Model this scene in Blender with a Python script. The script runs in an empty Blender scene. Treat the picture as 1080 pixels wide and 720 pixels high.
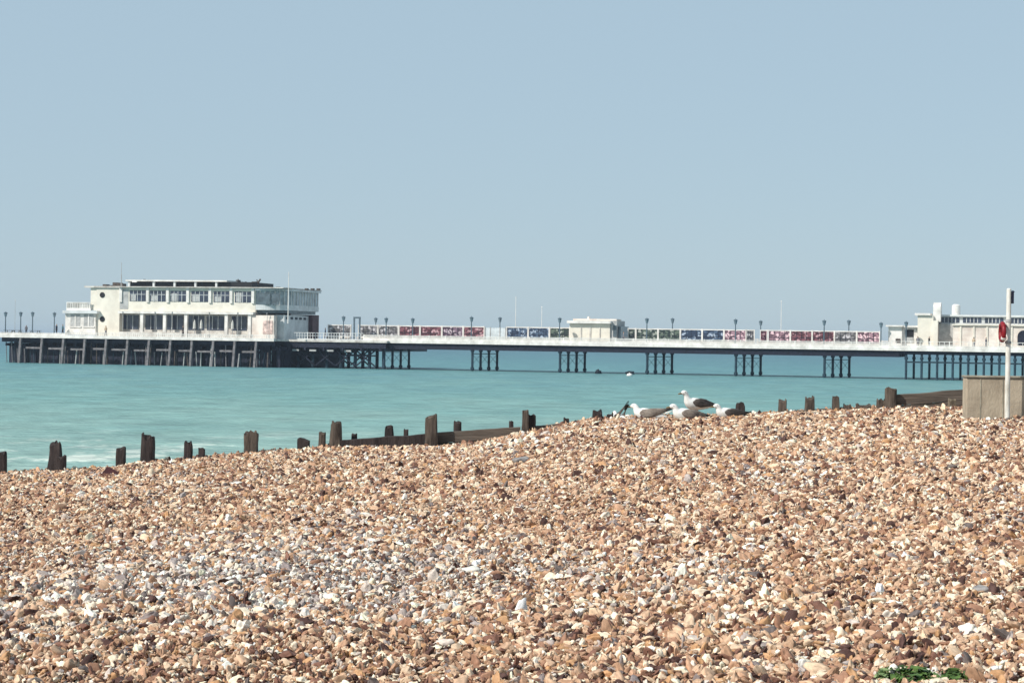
import bpy, bmesh, math, random
import numpy as np
from mathutils import Vector, Matrix, noise as mnoise
R = math.radians
random.seed(7); rng = np.random.default_rng(11)
scene = bpy.context.scene
C = scene.collection

# ------------------------------------------------------------------ camera, sky, sun, exposure
F = 1950.0; ROLL = R(0.85); EYE = 4.0          # focal length in photo pixels (1080 wide), eye height above the sea
cam_d = bpy.data.cameras.new('camera'); cam = bpy.data.objects.new('camera', cam_d); C.objects.link(cam)
cam_d.sensor_width = 36; cam_d.lens = F/1080*36; cam_d.clip_start = 0.1; cam_d.clip_end = 60000
cam.matrix_world = Matrix.Translation((0, 0, EYE)) @ Matrix.Rotation(R(90.03), 4, 'X') @ Matrix.Rotation(ROLL, 4, 'Z')
scene.camera = cam
SUN = Vector((-0.78, -0.52, 0.78)).normalized()
world = bpy.data.worlds.new('World'); scene.world = world; world.use_nodes = True
wn = world.node_tree; wn.nodes.clear()
sky = wn.nodes.new('ShaderNodeTexSky'); sky.sky_type = 'NISHITA'; sky.sun_disc = False
sky.sun_elevation = math.asin(SUN.z); sky.sun_rotation = math.atan2(SUN.x, SUN.y)
sky.altitude = 0; sky.air_density = 1.0; sky.dust_density = .4; sky.ozone_density = 1.0
hsv = wn.nodes.new('ShaderNodeMix'); hsv.data_type = 'RGBA'; hsv.inputs[0].default_value = .80; hsv.inputs[7].default_value = (5.35, 7.15, 8.5, 1)   # summer haze evens the sky out
bg = wn.nodes.new('ShaderNodeBackground'); bg.inputs[1].default_value = 0.085
wo = wn.nodes.new('ShaderNodeOutputWorld')
wn.links.new(sky.outputs[0], hsv.inputs[6]); wn.links.new(hsv.outputs[2], bg.inputs[0]); wn.links.new(bg.outputs[0], wo.inputs[0])
sl = bpy.data.lights.new('sun', 'SUN'); sl.energy = 4.8; sl.angle = R(0.5); sl.color = (1.0, 0.95, 0.87)
so = bpy.data.objects.new('sun', sl); C.objects.link(so)
so.rotation_euler = SUN.to_track_quat('Z', 'Y').to_euler()
scene.view_settings.view_transform = 'Standard'; scene.view_settings.look = 'None'
scene.view_settings.exposure = 0.0; scene.view_settings.gamma = 1.0

# ------------------------------------------------------------------ coordinates
CR, SR = math.cos(ROLL), math.sin(ROLL)
def uv(px, py):
    dx = px-540; dy = 361-py
    return (dx*CR-dy*SR)/F, (dx*SR+dy*CR)/F
def at(px, py, Y):
    u, v = uv(px, py); return Vector((u*Y, Y, EYE+v*Y))
A = R(16); D = Vector((math.cos(A), -math.sin(A), 0)); N = Vector((math.sin(A), math.cos(A), 0)); O = Vector((0, 252, 0))
def st(px, py, t):                                   # photo pixel on the pier plane at depth t -> (s, z)
    u, v = uv(px, py)
    # (O + s D + t N) with X = u Y
    b = O + t*N
    s = (u*b.y-b.x)/(D.x-u*D.y)
    Y = b.y+s*D.y
    return s, EYE+v*Y
def S(px, t): return st(px, 361, t)[0]
def Zz(px, py, t): return st(px, py, t)[1]
def W(s, t, z=0): return O+s*D+t*N+Vector((0, 0, z))

# ------------------------------------------------------------------ helpers
ORG = {}
def tag(o, label=None, cat=None, group=None, kind=None):
    if label: o['label'] = label
    if cat: o['category'] = cat
    if group: o['group'] = group
    if kind: o['kind'] = kind
    return o
def thing(name, label, cat, org, pier=False, group=None, rz=0):
    o = bpy.data.objects.new(name, None); C.objects.link(o); o.empty_display_size = .3
    o.location = W(*org) if pier else org
    o.rotation_euler = (0, 0, -A if pier else rz)
    ORG[o.name] = Vector(org)
    return tag(o, label, cat, group)
class MB:
    def __init__(s): s.v = []; s.f = []; s.m = []
    def add(s, vs, fs, mi=0):
        b = len(s.v); s.v += [tuple(p) for p in vs]; s.f += [tuple(b+i for i in f) for f in fs]; s.m += [mi]*len(fs); return s
    def box(s, x0, x1, y0, y1, z0, z1, mi=0):
        vs = [(x, y, z) for z in (z0, z1) for y in (y0, y1) for x in (x0, x1)]
        return s.add(vs, [(0,2,3,1),(4,5,7,6),(0,1,5,4),(2,6,7,3),(0,4,6,2),(1,3,7,5)], mi)
    def cyl(s, p0, p1, r0, r1=None, n=8, mi=0):
        p0, p1 = Vector(p0), Vector(p1); r1 = r0 if r1 is None else r1
        q = (p1-p0).to_track_quat('Z', 'Y'); vs = []
        for p, r in ((p0, r0), (p1, r1)):
            for k in range(n):
                a = 2*math.pi*(k+.5)/n; vs.append(p+q@Vector((math.cos(a)*r, math.sin(a)*r, 0)))
        fs = [(k, (k+1)%n, n+(k+1)%n, n+k) for k in range(n)]+[tuple(range(n))[::-1], tuple(range(n, 2*n))]
        return s.add(vs, fs, mi)
    def prism(s, poly, z0, z1, mi=0):                  # poly in plan
        n = len(poly); vs = [(x, y, z0) for x, y in poly]+[(x, y, z1) for x, y in poly]
        return s.add(vs, [(k, (k+1)%n, n+(k+1)%n, n+k) for k in range(n)]+[tuple(range(n))[::-1], tuple(range(n, 2*n))], mi)
    def loft(s, rings, mi=0):
        n = len(rings[0]); vs = [p for r in rings for p in r]; fs = []
        for i in range(len(rings)-1):
            for k in range(n):
                fs.append((i*n+k, i*n+(k+1)%n, (i+1)*n+(k+1)%n, (i+1)*n+k))
        fs += [tuple(range(n))[::-1], tuple(range((len(rings)-1)*n, len(rings)*n))]
        return s.add(vs, fs, mi)
    def build(s, name, mats, parent=None, org=None, pier=False, smooth=False, bevel=0):
        if parent: base = ORG[parent.name]
        elif org is not None: base = Vector(org)
        else: base = Vector((0, 0, 0))
        me = bpy.data.meshes.new(name)
        me.from_pydata([tuple(Vector(p)-base) for p in s.v], [], s.f)
        for m in (mats if isinstance(mats, (list, tuple)) else [mats]): me.materials.append(m)
        me.polygons.foreach_set('material_index', s.m)
        bm = bmesh.new(); bm.from_mesh(me); bmesh.ops.recalc_face_normals(bm, faces=bm.faces); bm.to_mesh(me); bm.free()
        if smooth: me.shade_smooth()
        o = bpy.data.objects.new(name, me); C.objects.link(o)
        ORG[o.name] = base
        if parent: o.parent = parent
        elif pier: o.location = W(*base); o.rotation_euler = (0, 0, -A)
        else: o.location = base
        if bevel:
            b = o.modifiers.new('bevel', 'BEVEL'); b.width = bevel; b.segments = 2
        return o
def mat(name, base, rough=.7, var=.12, scale=3.0, bump=0.0, spec=.3, metal=0, streak=None, coord='Object', bscale=None, dirt=None):
    m = bpy.data.materials.new(name); m.use_nodes = True; nt = m.node_tree; p = nt.nodes['Principled BSDF']
    p.inputs['Roughness'].default_value = rough; p.inputs['Specular IOR Level'].default_value = spec; p.inputs['Metallic'].default_value = metal
    tc = nt.nodes.new('ShaderNodeTexCoord'); mp = nt.nodes.new('ShaderNodeMapping'); nt.links.new(tc.outputs[coord], mp.inputs[0])
    if streak: mp.inputs['Scale'].default_value = streak
    nz = nt.nodes.new('ShaderNodeTexNoise'); nz.inputs['Scale'].default_value = scale; nz.inputs['Detail'].default_value = 6; nz.inputs['Roughness'].default_value = .65
    nt.links.new(mp.outputs[0], nz.inputs['Vector'])
    rp = nt.nodes.new('ShaderNodeValToRGB'); e = rp.color_ramp.elements
    b = Vector(base[:3]); lo = dirt if dirt else tuple(b*(1-var*2)); hi = tuple(min(1, c*(1+var)) for c in b)
    e[0].position = .32; e[0].color = (*lo, 1); e[1].position = .62; e[1].color = (*hi, 1)
    nt.links.new(nz.outputs[0], rp.inputs[0]); nt.links.new(rp.outputs[0], p.inputs['Base Color'])
    if bump:
        bp = nt.nodes.new('ShaderNodeBump'); bp.inputs['Strength'].default_value = bump; bp.inputs['Distance'].default_value = .02
        if bscale:
            n2 = nt.nodes.new('ShaderNodeTexNoise'); n2.inputs['Scale'].default_value = bscale; n2.inputs['Detail'].default_value = 5
            nt.links.new(mp.outputs[0], n2.inputs['Vector']); nt.links.new(n2.outputs[0], bp.inputs['Height'])
        else: nt.links.new(nz.outputs[0], bp.inputs['Height'])
        nt.links.new(bp.outputs[0], p.inputs['Normal'])
    return m
M = {}
M['white'] = mat('white_paint', (.78, .75, .71), .6, .08, .8, dirt=(.55, .52, .48))
M['cream'] = mat('cream_render', (.77, .72, .62), .7, .05, .5, dirt=(.63, .58, .50))
M['offwhite'] = mat('weathered_white', (.60, .575, .53), .7, .12, 1.2, dirt=(.34, .30, .27))
M['pink'] = mat('pinkish_cream_wall', (.77, .70, .63), .7, .06, .6, dirt=(.54, .45, .39))
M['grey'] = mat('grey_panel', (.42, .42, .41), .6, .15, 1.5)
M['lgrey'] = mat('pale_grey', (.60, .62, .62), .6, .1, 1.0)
M['dark'] = mat('dark_iron', (.011, .013, .028), .55, .3, 3, spec=.3)  # iron tone, lowered further to paint shade on the under-deck screens
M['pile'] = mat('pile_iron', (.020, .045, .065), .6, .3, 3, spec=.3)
M['concrete_post'] = mat('pale_fender_post', (.19, .175, .18), .8, .25, 2)
M['glass'] = mat('window_glass', (.045, .055, .085), .12, .3, .9, spec=.6)
M['teal'] = mat('teal_glass', (.10, .13, .15), .2, .3, .8, spec=.5)
M['paleglass'] = mat('pale_window_glass', (.42, .47, .50), .25, .2, .8, spec=.5)
M['red'] = mat('dark_red_wall', (.09, .04, .045), .6, .3, 1.5)
M['poster'] = mat('poster_pink', (.66, .50, .45), .5, .35, 1.6)
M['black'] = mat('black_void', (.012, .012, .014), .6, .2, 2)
M['brown'] = mat('brown_things', (.09, .07, .06), .7, .4, 6)
M['screenglass'] = mat('clear_screen', (.55, .60, .62), .3, .12, 1.5)
# ------------------------------------------------------------------ the beach surface
CP = [(-300,520),(0,499),(60,497),(110,495),(145,489),(180,486),(215,483),(265,478),(320,474),(345,471.5),(420,471),(480,469.5),(520,464),(547,457),(565,454),(595,448),(625,442),(660,439),(720,438),(780,437),(830,435),(900,432),(950,429.5),(1020,429),(1080,427),(1400,415)]
YC = 26.0
cx = np.array([at(a, b, YC).x for a, b in CP]); cz = np.array([at(a, b, YC).z for a, b in CP])
def terr(X, Y):
    X = np.asarray(X, float); Y = np.asarray(Y, float)
    H = np.interp(X, cx, cz); H = H-np.clip(-9.5-X, 0, None)*.12+np.clip(X-12, 0, 20)*.03
    k = np.clip((Y-8.5)/(YC-8.5), 0, 1); k2 = k**1.0
    near = 2.27+.035*np.clip(X, -20, 20)-np.clip(-12-X, 0, None)*.12
    z = (1-k2)*near+k2*H
    z = z-.055*np.clip((Y-20)/5, 0, 1) - .16*np.sin(math.pi*k)**2*1.0*np.clip(1-(X/14)**2, 0, 1)
    z = z+.035*np.sin(X*1.3+.6*Y+1.1)*np.sin(Y*.9-.5*X)*np.sin(math.pi*np.clip(k, .05, .97))+.02*np.sin(X*3.1+1.7)*np.sin(Y*2.3+.8*X)*np.clip((YC-Y)/3, 0, 1)
    drop = np.clip(Y-YC-.6, 0, None)*.42
    z = z-drop
    far = 4.0-.055*np.clip(150-X+np.clip(Y-200, 0, 900)*.5, -60, 600)            # the shore goes on to the right, far outside the picture
    z = np.maximum(z, np.where(Y > YC+1, np.minimum(far, 3.6), -9))
    return np.maximum(z, -1.8)
def lines(a, b, c, d, fine, coarse):
    l = list(np.arange(b, c, fine)); x = b; st_ = fine
    lo = []
    while x > a: st_ = min(st_*1.25, coarse); x -= st_; lo.append(x)
    hi = []; x = l[-1]; st_ = fine
    while x < d: st_ = min(st_*1.25, coarse); x += st_; hi.append(x)
    return np.array(lo[::-1]+l+hi)
xs = lines(-60, -10, 10, 400, .12, 20); ys = lines(-20, 7.5, 27.5, 600, .12, 30)
GX, GY = np.meshgrid(xs, ys); GZ = terr(GX, GY)
nx, ny = len(xs), len(ys)
vv = np.stack([GX.ravel(), GY.ravel(), GZ.ravel()], 1)
i, j = np.meshgrid(np.arange(nx-1), np.arange(ny-1)); b = (j*nx+i).ravel()
ff = np.stack([b, b+1, b+nx+1, b+nx], 1)
me = bpy.data.meshes.new('beach'); me.vertices.add(len(vv)); me.vertices.foreach_set('co', vv.ravel())
me.loops.add(ff.size); me.loops.foreach_set('vertex_index', ff.ravel()); me.polygons.add(len(ff))
me.polygons.foreach_set('loop_start', np.arange(0, ff.size, 4)); me.polygons.foreach_set('loop_total', np.full(len(ff), 4)); me.update(); me.shade_smooth()
beach = bpy.data.objects.new('beach', me); C.objects.link(beach); beach['kind'] = 'structure'
m = bpy.data.materials.new('shingle_bed'); m.use_nodes = True; nt = m.node_tree; p = nt.nodes['Principled BSDF']; p.inputs['Roughness'].default_value = .9
g = nt.nodes.new('ShaderNodeNewGeometry'); vo = nt.nodes.new('ShaderNodeTexVoronoi'); vo.inputs['Scale'].default_value = 26
rp = nt.nodes.new('ShaderNodeValToRGB'); e = rp.color_ramp.elements; e[0].color = (.07, .045, .03, 1); e[1].color = (.24, .17, .12, 1)  # bed coloured dark to deepen the shade in gaps between stones
nt.links.new(g.outputs['Position'], vo.inputs['Vector']); nt.links.new(vo.outputs['Color'], rp.inputs[0]); nt.links.new(rp.outputs[0], p.inputs['Base Color'])
bp = nt.nodes.new('ShaderNodeBump'); bp.inputs['Distance'].default_value = .02; bp.invert = True; nt.links.new(vo.outputs['Distance'], bp.inputs['Height']); nt.links.new(bp.outputs[0], p.inputs['Normal'])
beach.data.materials.append(m)

# ------------------------------------------------------------------ the shingle: about a quarter of a million stones
def make_shingle():
    n = 800000
    Y = 7.2+(27.0-7.2)*np.sqrt(rng.random(n)*.93+.07*rng.random(n)); 
    # area-uniform in the widening wedge the camera and a step either side of it can see
    Y = np.sqrt(rng.random(n)*(27.0**2-7.2**2)+7.2**2)
    hw = .277*Y+1.6+.03*Y
    X = (rng.random(n)*2-1)*hw
    size = np.exp(rng.normal(0, .34, n))*.0150*(1+.014*(Y-9))*(1+.22*np.sin(X*.9+Y*.55+.8)*np.sin(Y*.8-X*.35))
    size *= np.where(rng.random(n) < .02, 1.9, 1)
    size = np.clip(size, .008, .045)
    keep = rng.random(n) < 1.0
    z = terr(X, Y)+rng.random(n)**1.4*.058-.014+size*.15
    z = np.where(Y > YC-.2, z-.010, z)
    # palette
    def fbm(x, y):
        return (np.sin(x*1.1+y*.7)+np.sin(x*.6-y*1.3+2)+.7*np.sin(x*2.3+y*2.9+1)+.5*np.sin(-x*3.7+y*2.1+4))/3.2
    patch = fbm(X*1.0, Y*.8)
    greyp = np.clip(.07+.22*np.clip(patch, 0, 1)**1.5+.62*np.exp(-(((X+1.9)/2.0)**2+((Y-13.9)/2.2)**2)), 0, .7)
    pal_w = np.array([[.42,.262,.170],[.50,.345,.235],[.31,.175,.115],[.64,.49,.35],[.18,.092,.065],[.46,.275,.145],[.80,.69,.54],[.075,.04,.034]])
    pw = np.array([.16,.16,.12,.16,.11,.07,.13,.09])
    pal_g = np.array([[.38,.335,.315],[.24,.205,.20],[.56,.50,.45],[.80,.75,.67],[.13,.11,.105],[.85,.81,.74]])
    pg = np.array([.18,.17,.20,.19,.13,.13])
    cw = pal_w[rng.choice(8, n, p=pw)]; cg = pal_g[rng.choice(6, n, p=pg)]
    col = np.where((rng.random(n) < greyp)[:, None], cg, cw)*(1+rng.normal(0, .10, n))[:, None]
    col = np.clip(col*np.array([1.08, 1.03, 1.0]), .01, .85)
    me = bpy.data.meshes.new('shingle'); me.vertices.add(n)
    me.vertices.foreach_set('co', np.stack([X, Y, z], 1).astype(np.float32).ravel())
    a = me.attributes.new('stone_rot', 'FLOAT_VECTOR', 'POINT')
    rot = np.stack([rng.normal(0, .75, n), rng.normal(0, .75, n), rng.random(n)*6.283], 1); a.data.foreach_set('vector', rot.astype(np.float32).ravel())
    a = me.attributes.new('stone_scale', 'FLOAT_VECTOR', 'POINT')
    sc = np.stack([size*rng.uniform(1.0, 1.75, n), size*rng.uniform(.7, 1.05, n), size*rng.uniform(.35, .75, n)], 1); a.data.foreach_set('vector', sc.astype(np.float32).ravel())
    a = me.attributes.new('stone_col', 'FLOAT_VECTOR', 'POINT'); a.data.foreach_set('vector', col.astype(np.float32).ravel())
    o = bpy.data.objects.new('shingle', me); C.objects.link(o)
    tag(o, 'loose tan, cream and grey flint pebbles covering the beach', 'shingle', kind='stuff')
    m = bpy.data.materials.new('flint'); m.use_nodes = True; nt = m.node_tree; p = nt.nodes['Principled BSDF']
    p.inputs['Roughness'].default_value = .62; p.inputs['Specular IOR Level'].default_value = .2
    at_ = nt.nodes.new('ShaderNodeAttribute'); at_.attribute_type = 'INSTANCER'; at_.attribute_name = 'stone_col'
    tc = nt.nodes.new('ShaderNodeTexCoord'); nz = nt.nodes.new('ShaderNodeTexNoise'); nz.inputs['Scale'].default_value = 1.6; nz.inputs['Detail'].default_value = 4
    nt.links.new(tc.outputs['Object'], nz.inputs['Vector'])
    mr = nt.nodes.new('ShaderNodeMapRange'); mr.inputs[1].default_value = .3; mr.inputs[2].default_value = .7; mr.inputs[3].default_value = .72; mr.inputs[4].default_value = 1.22
    nt.links.new(nz.outputs[0], mr.inputs[0])
    mu = nt.nodes.new('ShaderNodeVectorMath'); mu.operation = 'SCALE'; nt.links.new(at_.outputs['Vector'], mu.inputs[0]); nt.links.new(mr.outputs[0], mu.inputs['Scale'])
    nt.links.new(mu.outputs[0], p.inputs['Base Color'])
    ng = bpy.data.node_groups.new('scatter', 'GeometryNodeTree')
    ng.interface.new_socket('Geometry', in_out='INPUT', socket_type='NodeSocketGeometry'); ng.interface.new_socket('Geometry', in_out='OUTPUT', socket_type='NodeSocketGeometry')
    gi = ng.nodes.new('NodeGroupInput'); go = ng.nodes.new('NodeGroupOutput')
    join = ng.nodes.new('GeometryNodeGeometryToInstance')
    for k in range(8):
        ico = ng.nodes.new('GeometryNodeMeshIcoSphere'); ico.inputs['Radius'].default_value = 1; ico.inputs['Subdivisions'].default_value = 3
        pos = ng.nodes.new('GeometryNodeInputPosition'); ad = ng.nodes.new('ShaderNodeVectorMath'); ad.operation = 'ADD'; ad.inputs[1].default_value = (k*7.3, k*3.1, k*5.7)
        nz = ng.nodes.new('ShaderNodeTexNoise'); nz.inputs['Scale'].default_value = .85; nz.inputs['Detail'].default_value = 2.5
        sb = ng.nodes.new('ShaderNodeVectorMath'); sb.operation = 'SUBTRACT'; sb.inputs[1].default_value = (.5, .5, .5)
        scl = ng.nodes.new('ShaderNodeVectorMath'); scl.operation = 'SCALE'; scl.inputs['Scale'].default_value = 2.1
        sp = ng.nodes.new('GeometryNodeSetPosition'); sm = ng.nodes.new('GeometryNodeSetShadeSmooth'); mt = ng.nodes.new('GeometryNodeSetMaterial'); mt.inputs['Material'].default_value = m
        L = ng.links.new
        L(pos.outputs[0], ad.inputs[0]); L(ad.outputs[0], nz.inputs['Vector']); L(nz.outputs['Color'], sb.inputs[0]); L(sb.outputs[0], scl.inputs[0]); L(scl.outputs[0], sp.inputs['Offset'])
        L(ico.outputs['Mesh'], sp.inputs['Geometry']); L(sp.outputs[0], sm.inputs[0]); L(sm.outputs[0], mt.inputs['Geometry']); L(mt.outputs[0], join.inputs[0])
    iop = ng.nodes.new('GeometryNodeInstanceOnPoints'); iop.inputs['Pick Instance'].default_value = True
    m2p = ng.nodes.new('GeometryNodeMeshToPoints')
    def attr(nm):
        q = ng.nodes.new('GeometryNodeInputNamedAttribute'); q.data_type = 'FLOAT_VECTOR'; q.inputs['Name'].default_value = nm; return q.outputs[0]
    L(gi.outputs[0], m2p.inputs['Mesh']); L(m2p.outputs[0], iop.inputs['Points']); L(join.outputs[0], iop.inputs['Instance'])
    e2r = ng.nodes.new('FunctionNodeEulerToRotation'); L(attr('stone_rot'), e2r.inputs[0]); L(e2r.outputs[0], iop.inputs['Rotation'])
    L(attr('stone_scale'), iop.inputs['Scale'])
    ri = ng.nodes.new('FunctionNodeRandomValue'); ri.data_type = 'INT'; ri.inputs[4].default_value = 0; ri.inputs[5].default_value = 7
    L(ri.outputs[2], iop.inputs['Instance Index'])
    L(iop.outputs[0], go.inputs[0])
    md = o.modifiers.new('scatter', 'NODES'); md.node_group = ng
make_shingle()

# ------------------------------------------------------------------ the sea
wb = MB()
sy = [27, 40, 60, 90, 140, 220, 350, 600, 1200, 3000, 8000, 25000]
wb.add([(-6000, -400, 0), (6000, -400, 0), (6000, 9000, 0), (-6000, 9000, 0)], [(0, 1, 2, 3)])
m = bpy.data.materials.new('sea_water'); m.use_nodes = True; nt = m.node_tree; p = nt.nodes['Principled BSDF']; L = nt.links.new
def nd(t, **k):
    n_ = nt.nodes.new(t)
    for a_, b_ in k.items(): setattr(n_, a_, b_)
    return n_
g = nd('ShaderNodeNewGeometry'); sx = nd('ShaderNodeSeparateXYZ'); L(g.outputs['Position'], sx.inputs[0])
# the water is paler and sandier in the shallows, bluer out by the pier
lg = nd('ShaderNodeMath', operation='LOGARITHM'); lg.inputs[1].default_value = 10; L(sx.outputs['Y'], lg.inputs[0])
mr = nd('ShaderNodeMapRange'); mr.inputs[1].default_value = math.log10(45); mr.inputs[2].default_value = math.log10(900); L(lg.outputs[0], mr.inputs[0])
nzb = nd('ShaderNodeTexNoise'); nzb.inputs['Scale'].default_value = 1; nzb.inputs['Detail'].default_value = 5
mpb = nd('ShaderNodeMapping'); mpb.inputs['Scale'].default_value = (.10, .045, 1); L(g.outputs['Position'], mpb.inputs[0]); L(mpb.outputs[0], nzb.inputs['Vector'])
ma = nd('ShaderNodeMath', operation='MULTIPLY_ADD'); ma.inputs[1].default_value = .44; L(nzb.outputs[0], ma.inputs[0])
sb = nd('ShaderNodeMath', operation='SUBTRACT'); sb.inputs[1].default_value = .22; L(mr.outputs[0], sb.inputs[0]); L(sb.outputs[0], ma.inputs[2])
rp = nd('ShaderNodeValToRGB'); e = rp.color_ramp.elements
e[0].position = 0; e[0].color = (.375, .46, .39, 1); e[1].position = 1; e[1].color = (.07, .17, .215, 1)
for pos, c_ in ((.12, (.25, .39, .345)), (.35, (.165, .325, .305)), (.62, (.11, .255, .275))):
    q = e.new(pos); q.color = (*c_, 1)
L(ma.outputs[0], rp.inputs[0])
# foam where small waves break at the edge of the shingle
nf = nd('ShaderNodeTexNoise'); nf.inputs['Scale'].default_value = 1; nf.inputs['Detail'].default_value = 7; nf.inputs['Roughness'].default_value = .7
mf = nd('ShaderNodeMapping'); mf.inputs['Scale'].default_value = (.30, .14, 1); mf.inputs['Rotation'].default_value = (0, 0, R(18)); L(g.outputs['Position'], mf.inputs[0]); L(mf.outputs[0], nf.inputs['Vector'])
fr = nd('ShaderNodeMapRange'); fr.inputs[1].default_value = .52; fr.inputs[2].default_value = .60; L(nf.outputs[0], fr.inputs[0])
fd = nd('ShaderNodeMapRange'); fd.inputs[1].default_value = 82; fd.inputs[2].default_value = 62; L(sx.outputs['Y'], fd.inputs[0])
fm = nd('ShaderNodeMath', operation='MULTIPLY'); L(fr.outputs[0], fm.inputs[0]); L(fd.outputs[0], fm.inputs[1])
mx = nd('ShaderNodeMix', data_type='RGBA'); L(fm.outputs[0], mx.inputs[0]); L(rp.outputs[0], mx.inputs[6]); mx.inputs[7].default_value = (.58, .65, .575, 1)
ns = nd('ShaderNodeTexNoise'); ns.inputs['Scale'].default_value = 1; ns.inputs['Detail'].default_value = 6; ns.inputs['Roughness'].default_value = .6
ms = nd('ShaderNodeMapping'); ms.inputs['Scale'].default_value = (.33, .22, 1); ms.inputs['Rotation'].default_value = (0, 0, R(-14)); L(g.outputs['Position'], ms.inputs[0]); L(ms.outputs[0], ns.inputs['Vector'])
mrs = nd('ShaderNodeMapRange'); mrs.inputs[1].default_value = .3; mrs.inputs[2].default_value = .7; mrs.inputs[3].default_value = .80; mrs.inputs[4].default_value = 1.2; L(ns.outputs[0], mrs.inputs[0])
vs_ = nd('ShaderNodeVectorMath', operation='SCALE'); L(mx.outputs[2], vs_.inputs[0]); L(mrs.outputs[0], vs_.inputs['Scale'])
L(vs_.outputs[0], p.inputs['Base Color'])
p.inputs['Roughness'].default_value = .42; p.inputs['IOR'].default_value = 1.33; p.inputs['Specular IOR Level'].default_value = .28
hs = []
for scl_, rz_, amp in (((.35, 1.1, 1), 12, 1.0), ((1.6, 4.0, 1), -8, .35), ((.09, .25, 1), 20, 1.6)):
    mp_ = nd('ShaderNodeMapping'); mp_.inputs['Scale'].default_value = scl_; mp_.inputs['Rotation'].default_value = (0, 0, R(rz_)); L(g.outputs['Position'], mp_.inputs[0])
    n_ = nd('ShaderNodeTexNoise'); n_.inputs['Scale'].default_value = 1; n_.inputs['Detail'].default_value = 4; L(mp_.outputs[0], n_.inputs['Vector'])
    q = nd('ShaderNodeMath', operation='MULTIPLY'); q.inputs[1].default_value = amp; L(n_.outputs[0], q.inputs[0]); hs.append(q)
a1 = nd('ShaderNodeMath', operation='ADD'); L(hs[0].outputs[0], a1.inputs[0]); L(hs[1].outputs[0], a1.inputs[1])
a2 = nd('ShaderNodeMath', operation='ADD'); L(a1.outputs[0], a2.inputs[0]); L(hs[2].outputs[0], a2.inputs[1])
bp = nd('ShaderNodeBump'); bp.inputs['Strength'].default_value = 1; bp.inputs['Distance'].default_value = .6; L(a2.outputs[0], bp.inputs['Height']); L(bp.outputs[0], p.inputs['Normal'])
sea = wb.build('sea', m); sea['kind'] = 'structure'

# ------------------------------------------------------------------ the pier itself
DECK = 3.97
pier = thing('pier', 'long white railed pleasure pier on dark piles across the sea', 'pier', (0, 0, 0), True)
HT = -6.0                                           # near edge of the wide pier head
sL, sH = S(-2, HT), S(289, HT)                        # ends of the landing stage
sN0, sN1 = S(289, 0), S(935, 0)
sR = S(1080, 0)+40
dk = MB()
dk.box(sL, sH, HT, 20, DECK-.3, DECK); dk.box(sH+.01, S(408, -1), -1, 20, DECK-.3, DECK-.004)
dk.box(S(408, -1)+.01, S(945, -1), 0, 11, DECK-.3, DECK); dk.box(S(945, -1)+.01, sR, -1.5, 20, DECK-.3, DECK+.003)
dk.build('deck', M['offwhite'], pier)
gd = MB()
gd.box(sL+.3, sH-.2, HT+.5, HT+.9, DECK-.95, DECK-.31)
for t in (-.8, 4, 9, 14, 18.5): gd.box(sL+.4, S(408, -1)-.2, t, t+.35, DECK-1.1, DECK-.31)
for t in (.25, 3.6, 7, 10.2): gd.box(S(408, -1), S(948, -1), t, t+.35, DECK-1.12, DECK-.31)
for t in (-1.2, 3, 7, 11, 15, 19): gd.box(S(945, -1)+.1, sR, t, t+.3, DECK-.75, DECK-.31)
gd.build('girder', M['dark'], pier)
# cross beams under the head and its fenders
hb = MB(); 
s = sL+.6
while s < S(405, 0): hb.box(s, s+.3, -1 if s > sH else HT+1, 19, DECK-1.5, DECK-1.12); s += 2.8
hb.build('cross_beam', M['dark'], pier)
for k in range(12):
    px = 21.5+22.6*k
    s0 = S(px, HT); lean = .28
    q = MB(); q.box(s0-.16, s0+.16, HT+.0, HT+.34, -1.5, DECK-.31)
    q.v = [(a+(lean*(b_z-DECK)/DECK), b_, b_z) for a, b_, b_z in q.v]
    q.build('fender_post', M['concrete_post'], pier)
for k in range(11):
    wl = MB()
    px = 21.5+22.6*k; a_, b_ = S(px+6+(k*5)%4, HT+.5), S(px+22, HT+.5); zz = DECK-1.75-.06*(k%3)
    wl.box(a_, b_, HT+.42, HT+.62, zz-.14, zz+.12); wl.build('walkway_beam', M['concrete_post'], pier)
for k in range(46):
    s0 = sL+1.0+k*(sH-sL-1.5)/46+random.uniform(-.3, .3); ln = random.uniform(-.35, .35); zt_ = random.choice((DECK-1.9, DECK-2.1, DECK-.9)); r0_ = random.uniform(.06, .13)
    q = MB(); q.cyl((s0, HT+1.1, -1.2), (s0+ln, HT+1.1, zt_), r0_, r0_, n=6); q.build('strut', random.choice((M['concrete_post'], M['pile'], M['grey'], M['brown'])), pier)
for row, t in enumerate((HT+2.2, HT+5.0)):                 # timber screens of the landing stage, near-black to paint in the shade beneath
    sc_ = MB(); s = sL+.5
    while s < sH-.3:
        w_ = random.uniform(.5, .95)
        if row == 1 or random.random() < .86: sc_.box(s, s+w_, t, t+.12, -.8+random.random()*.3, DECK-1.5 if random.random() < .5 else DECK-.9)
        s += w_+random.uniform(.03, .12)
    sc_.build('timber_screen', M['dark'], pier)
pl = []
for t, off in ((HT+3.6, 5), (1, 0), (8, 8), (14, 4)):
    px = 12+off
    while px < (285 if t < 0 else 412):
        pl.append((S(px, t), t)); px += 24 if px < 285 else 15
for s0, t in pl[:62]:
    q = MB(); q.cyl((s0, t, -1.5), (s0, t, DECK-1.0), .24, n=8); q.build('pile', M['pile'], pier)
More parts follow.
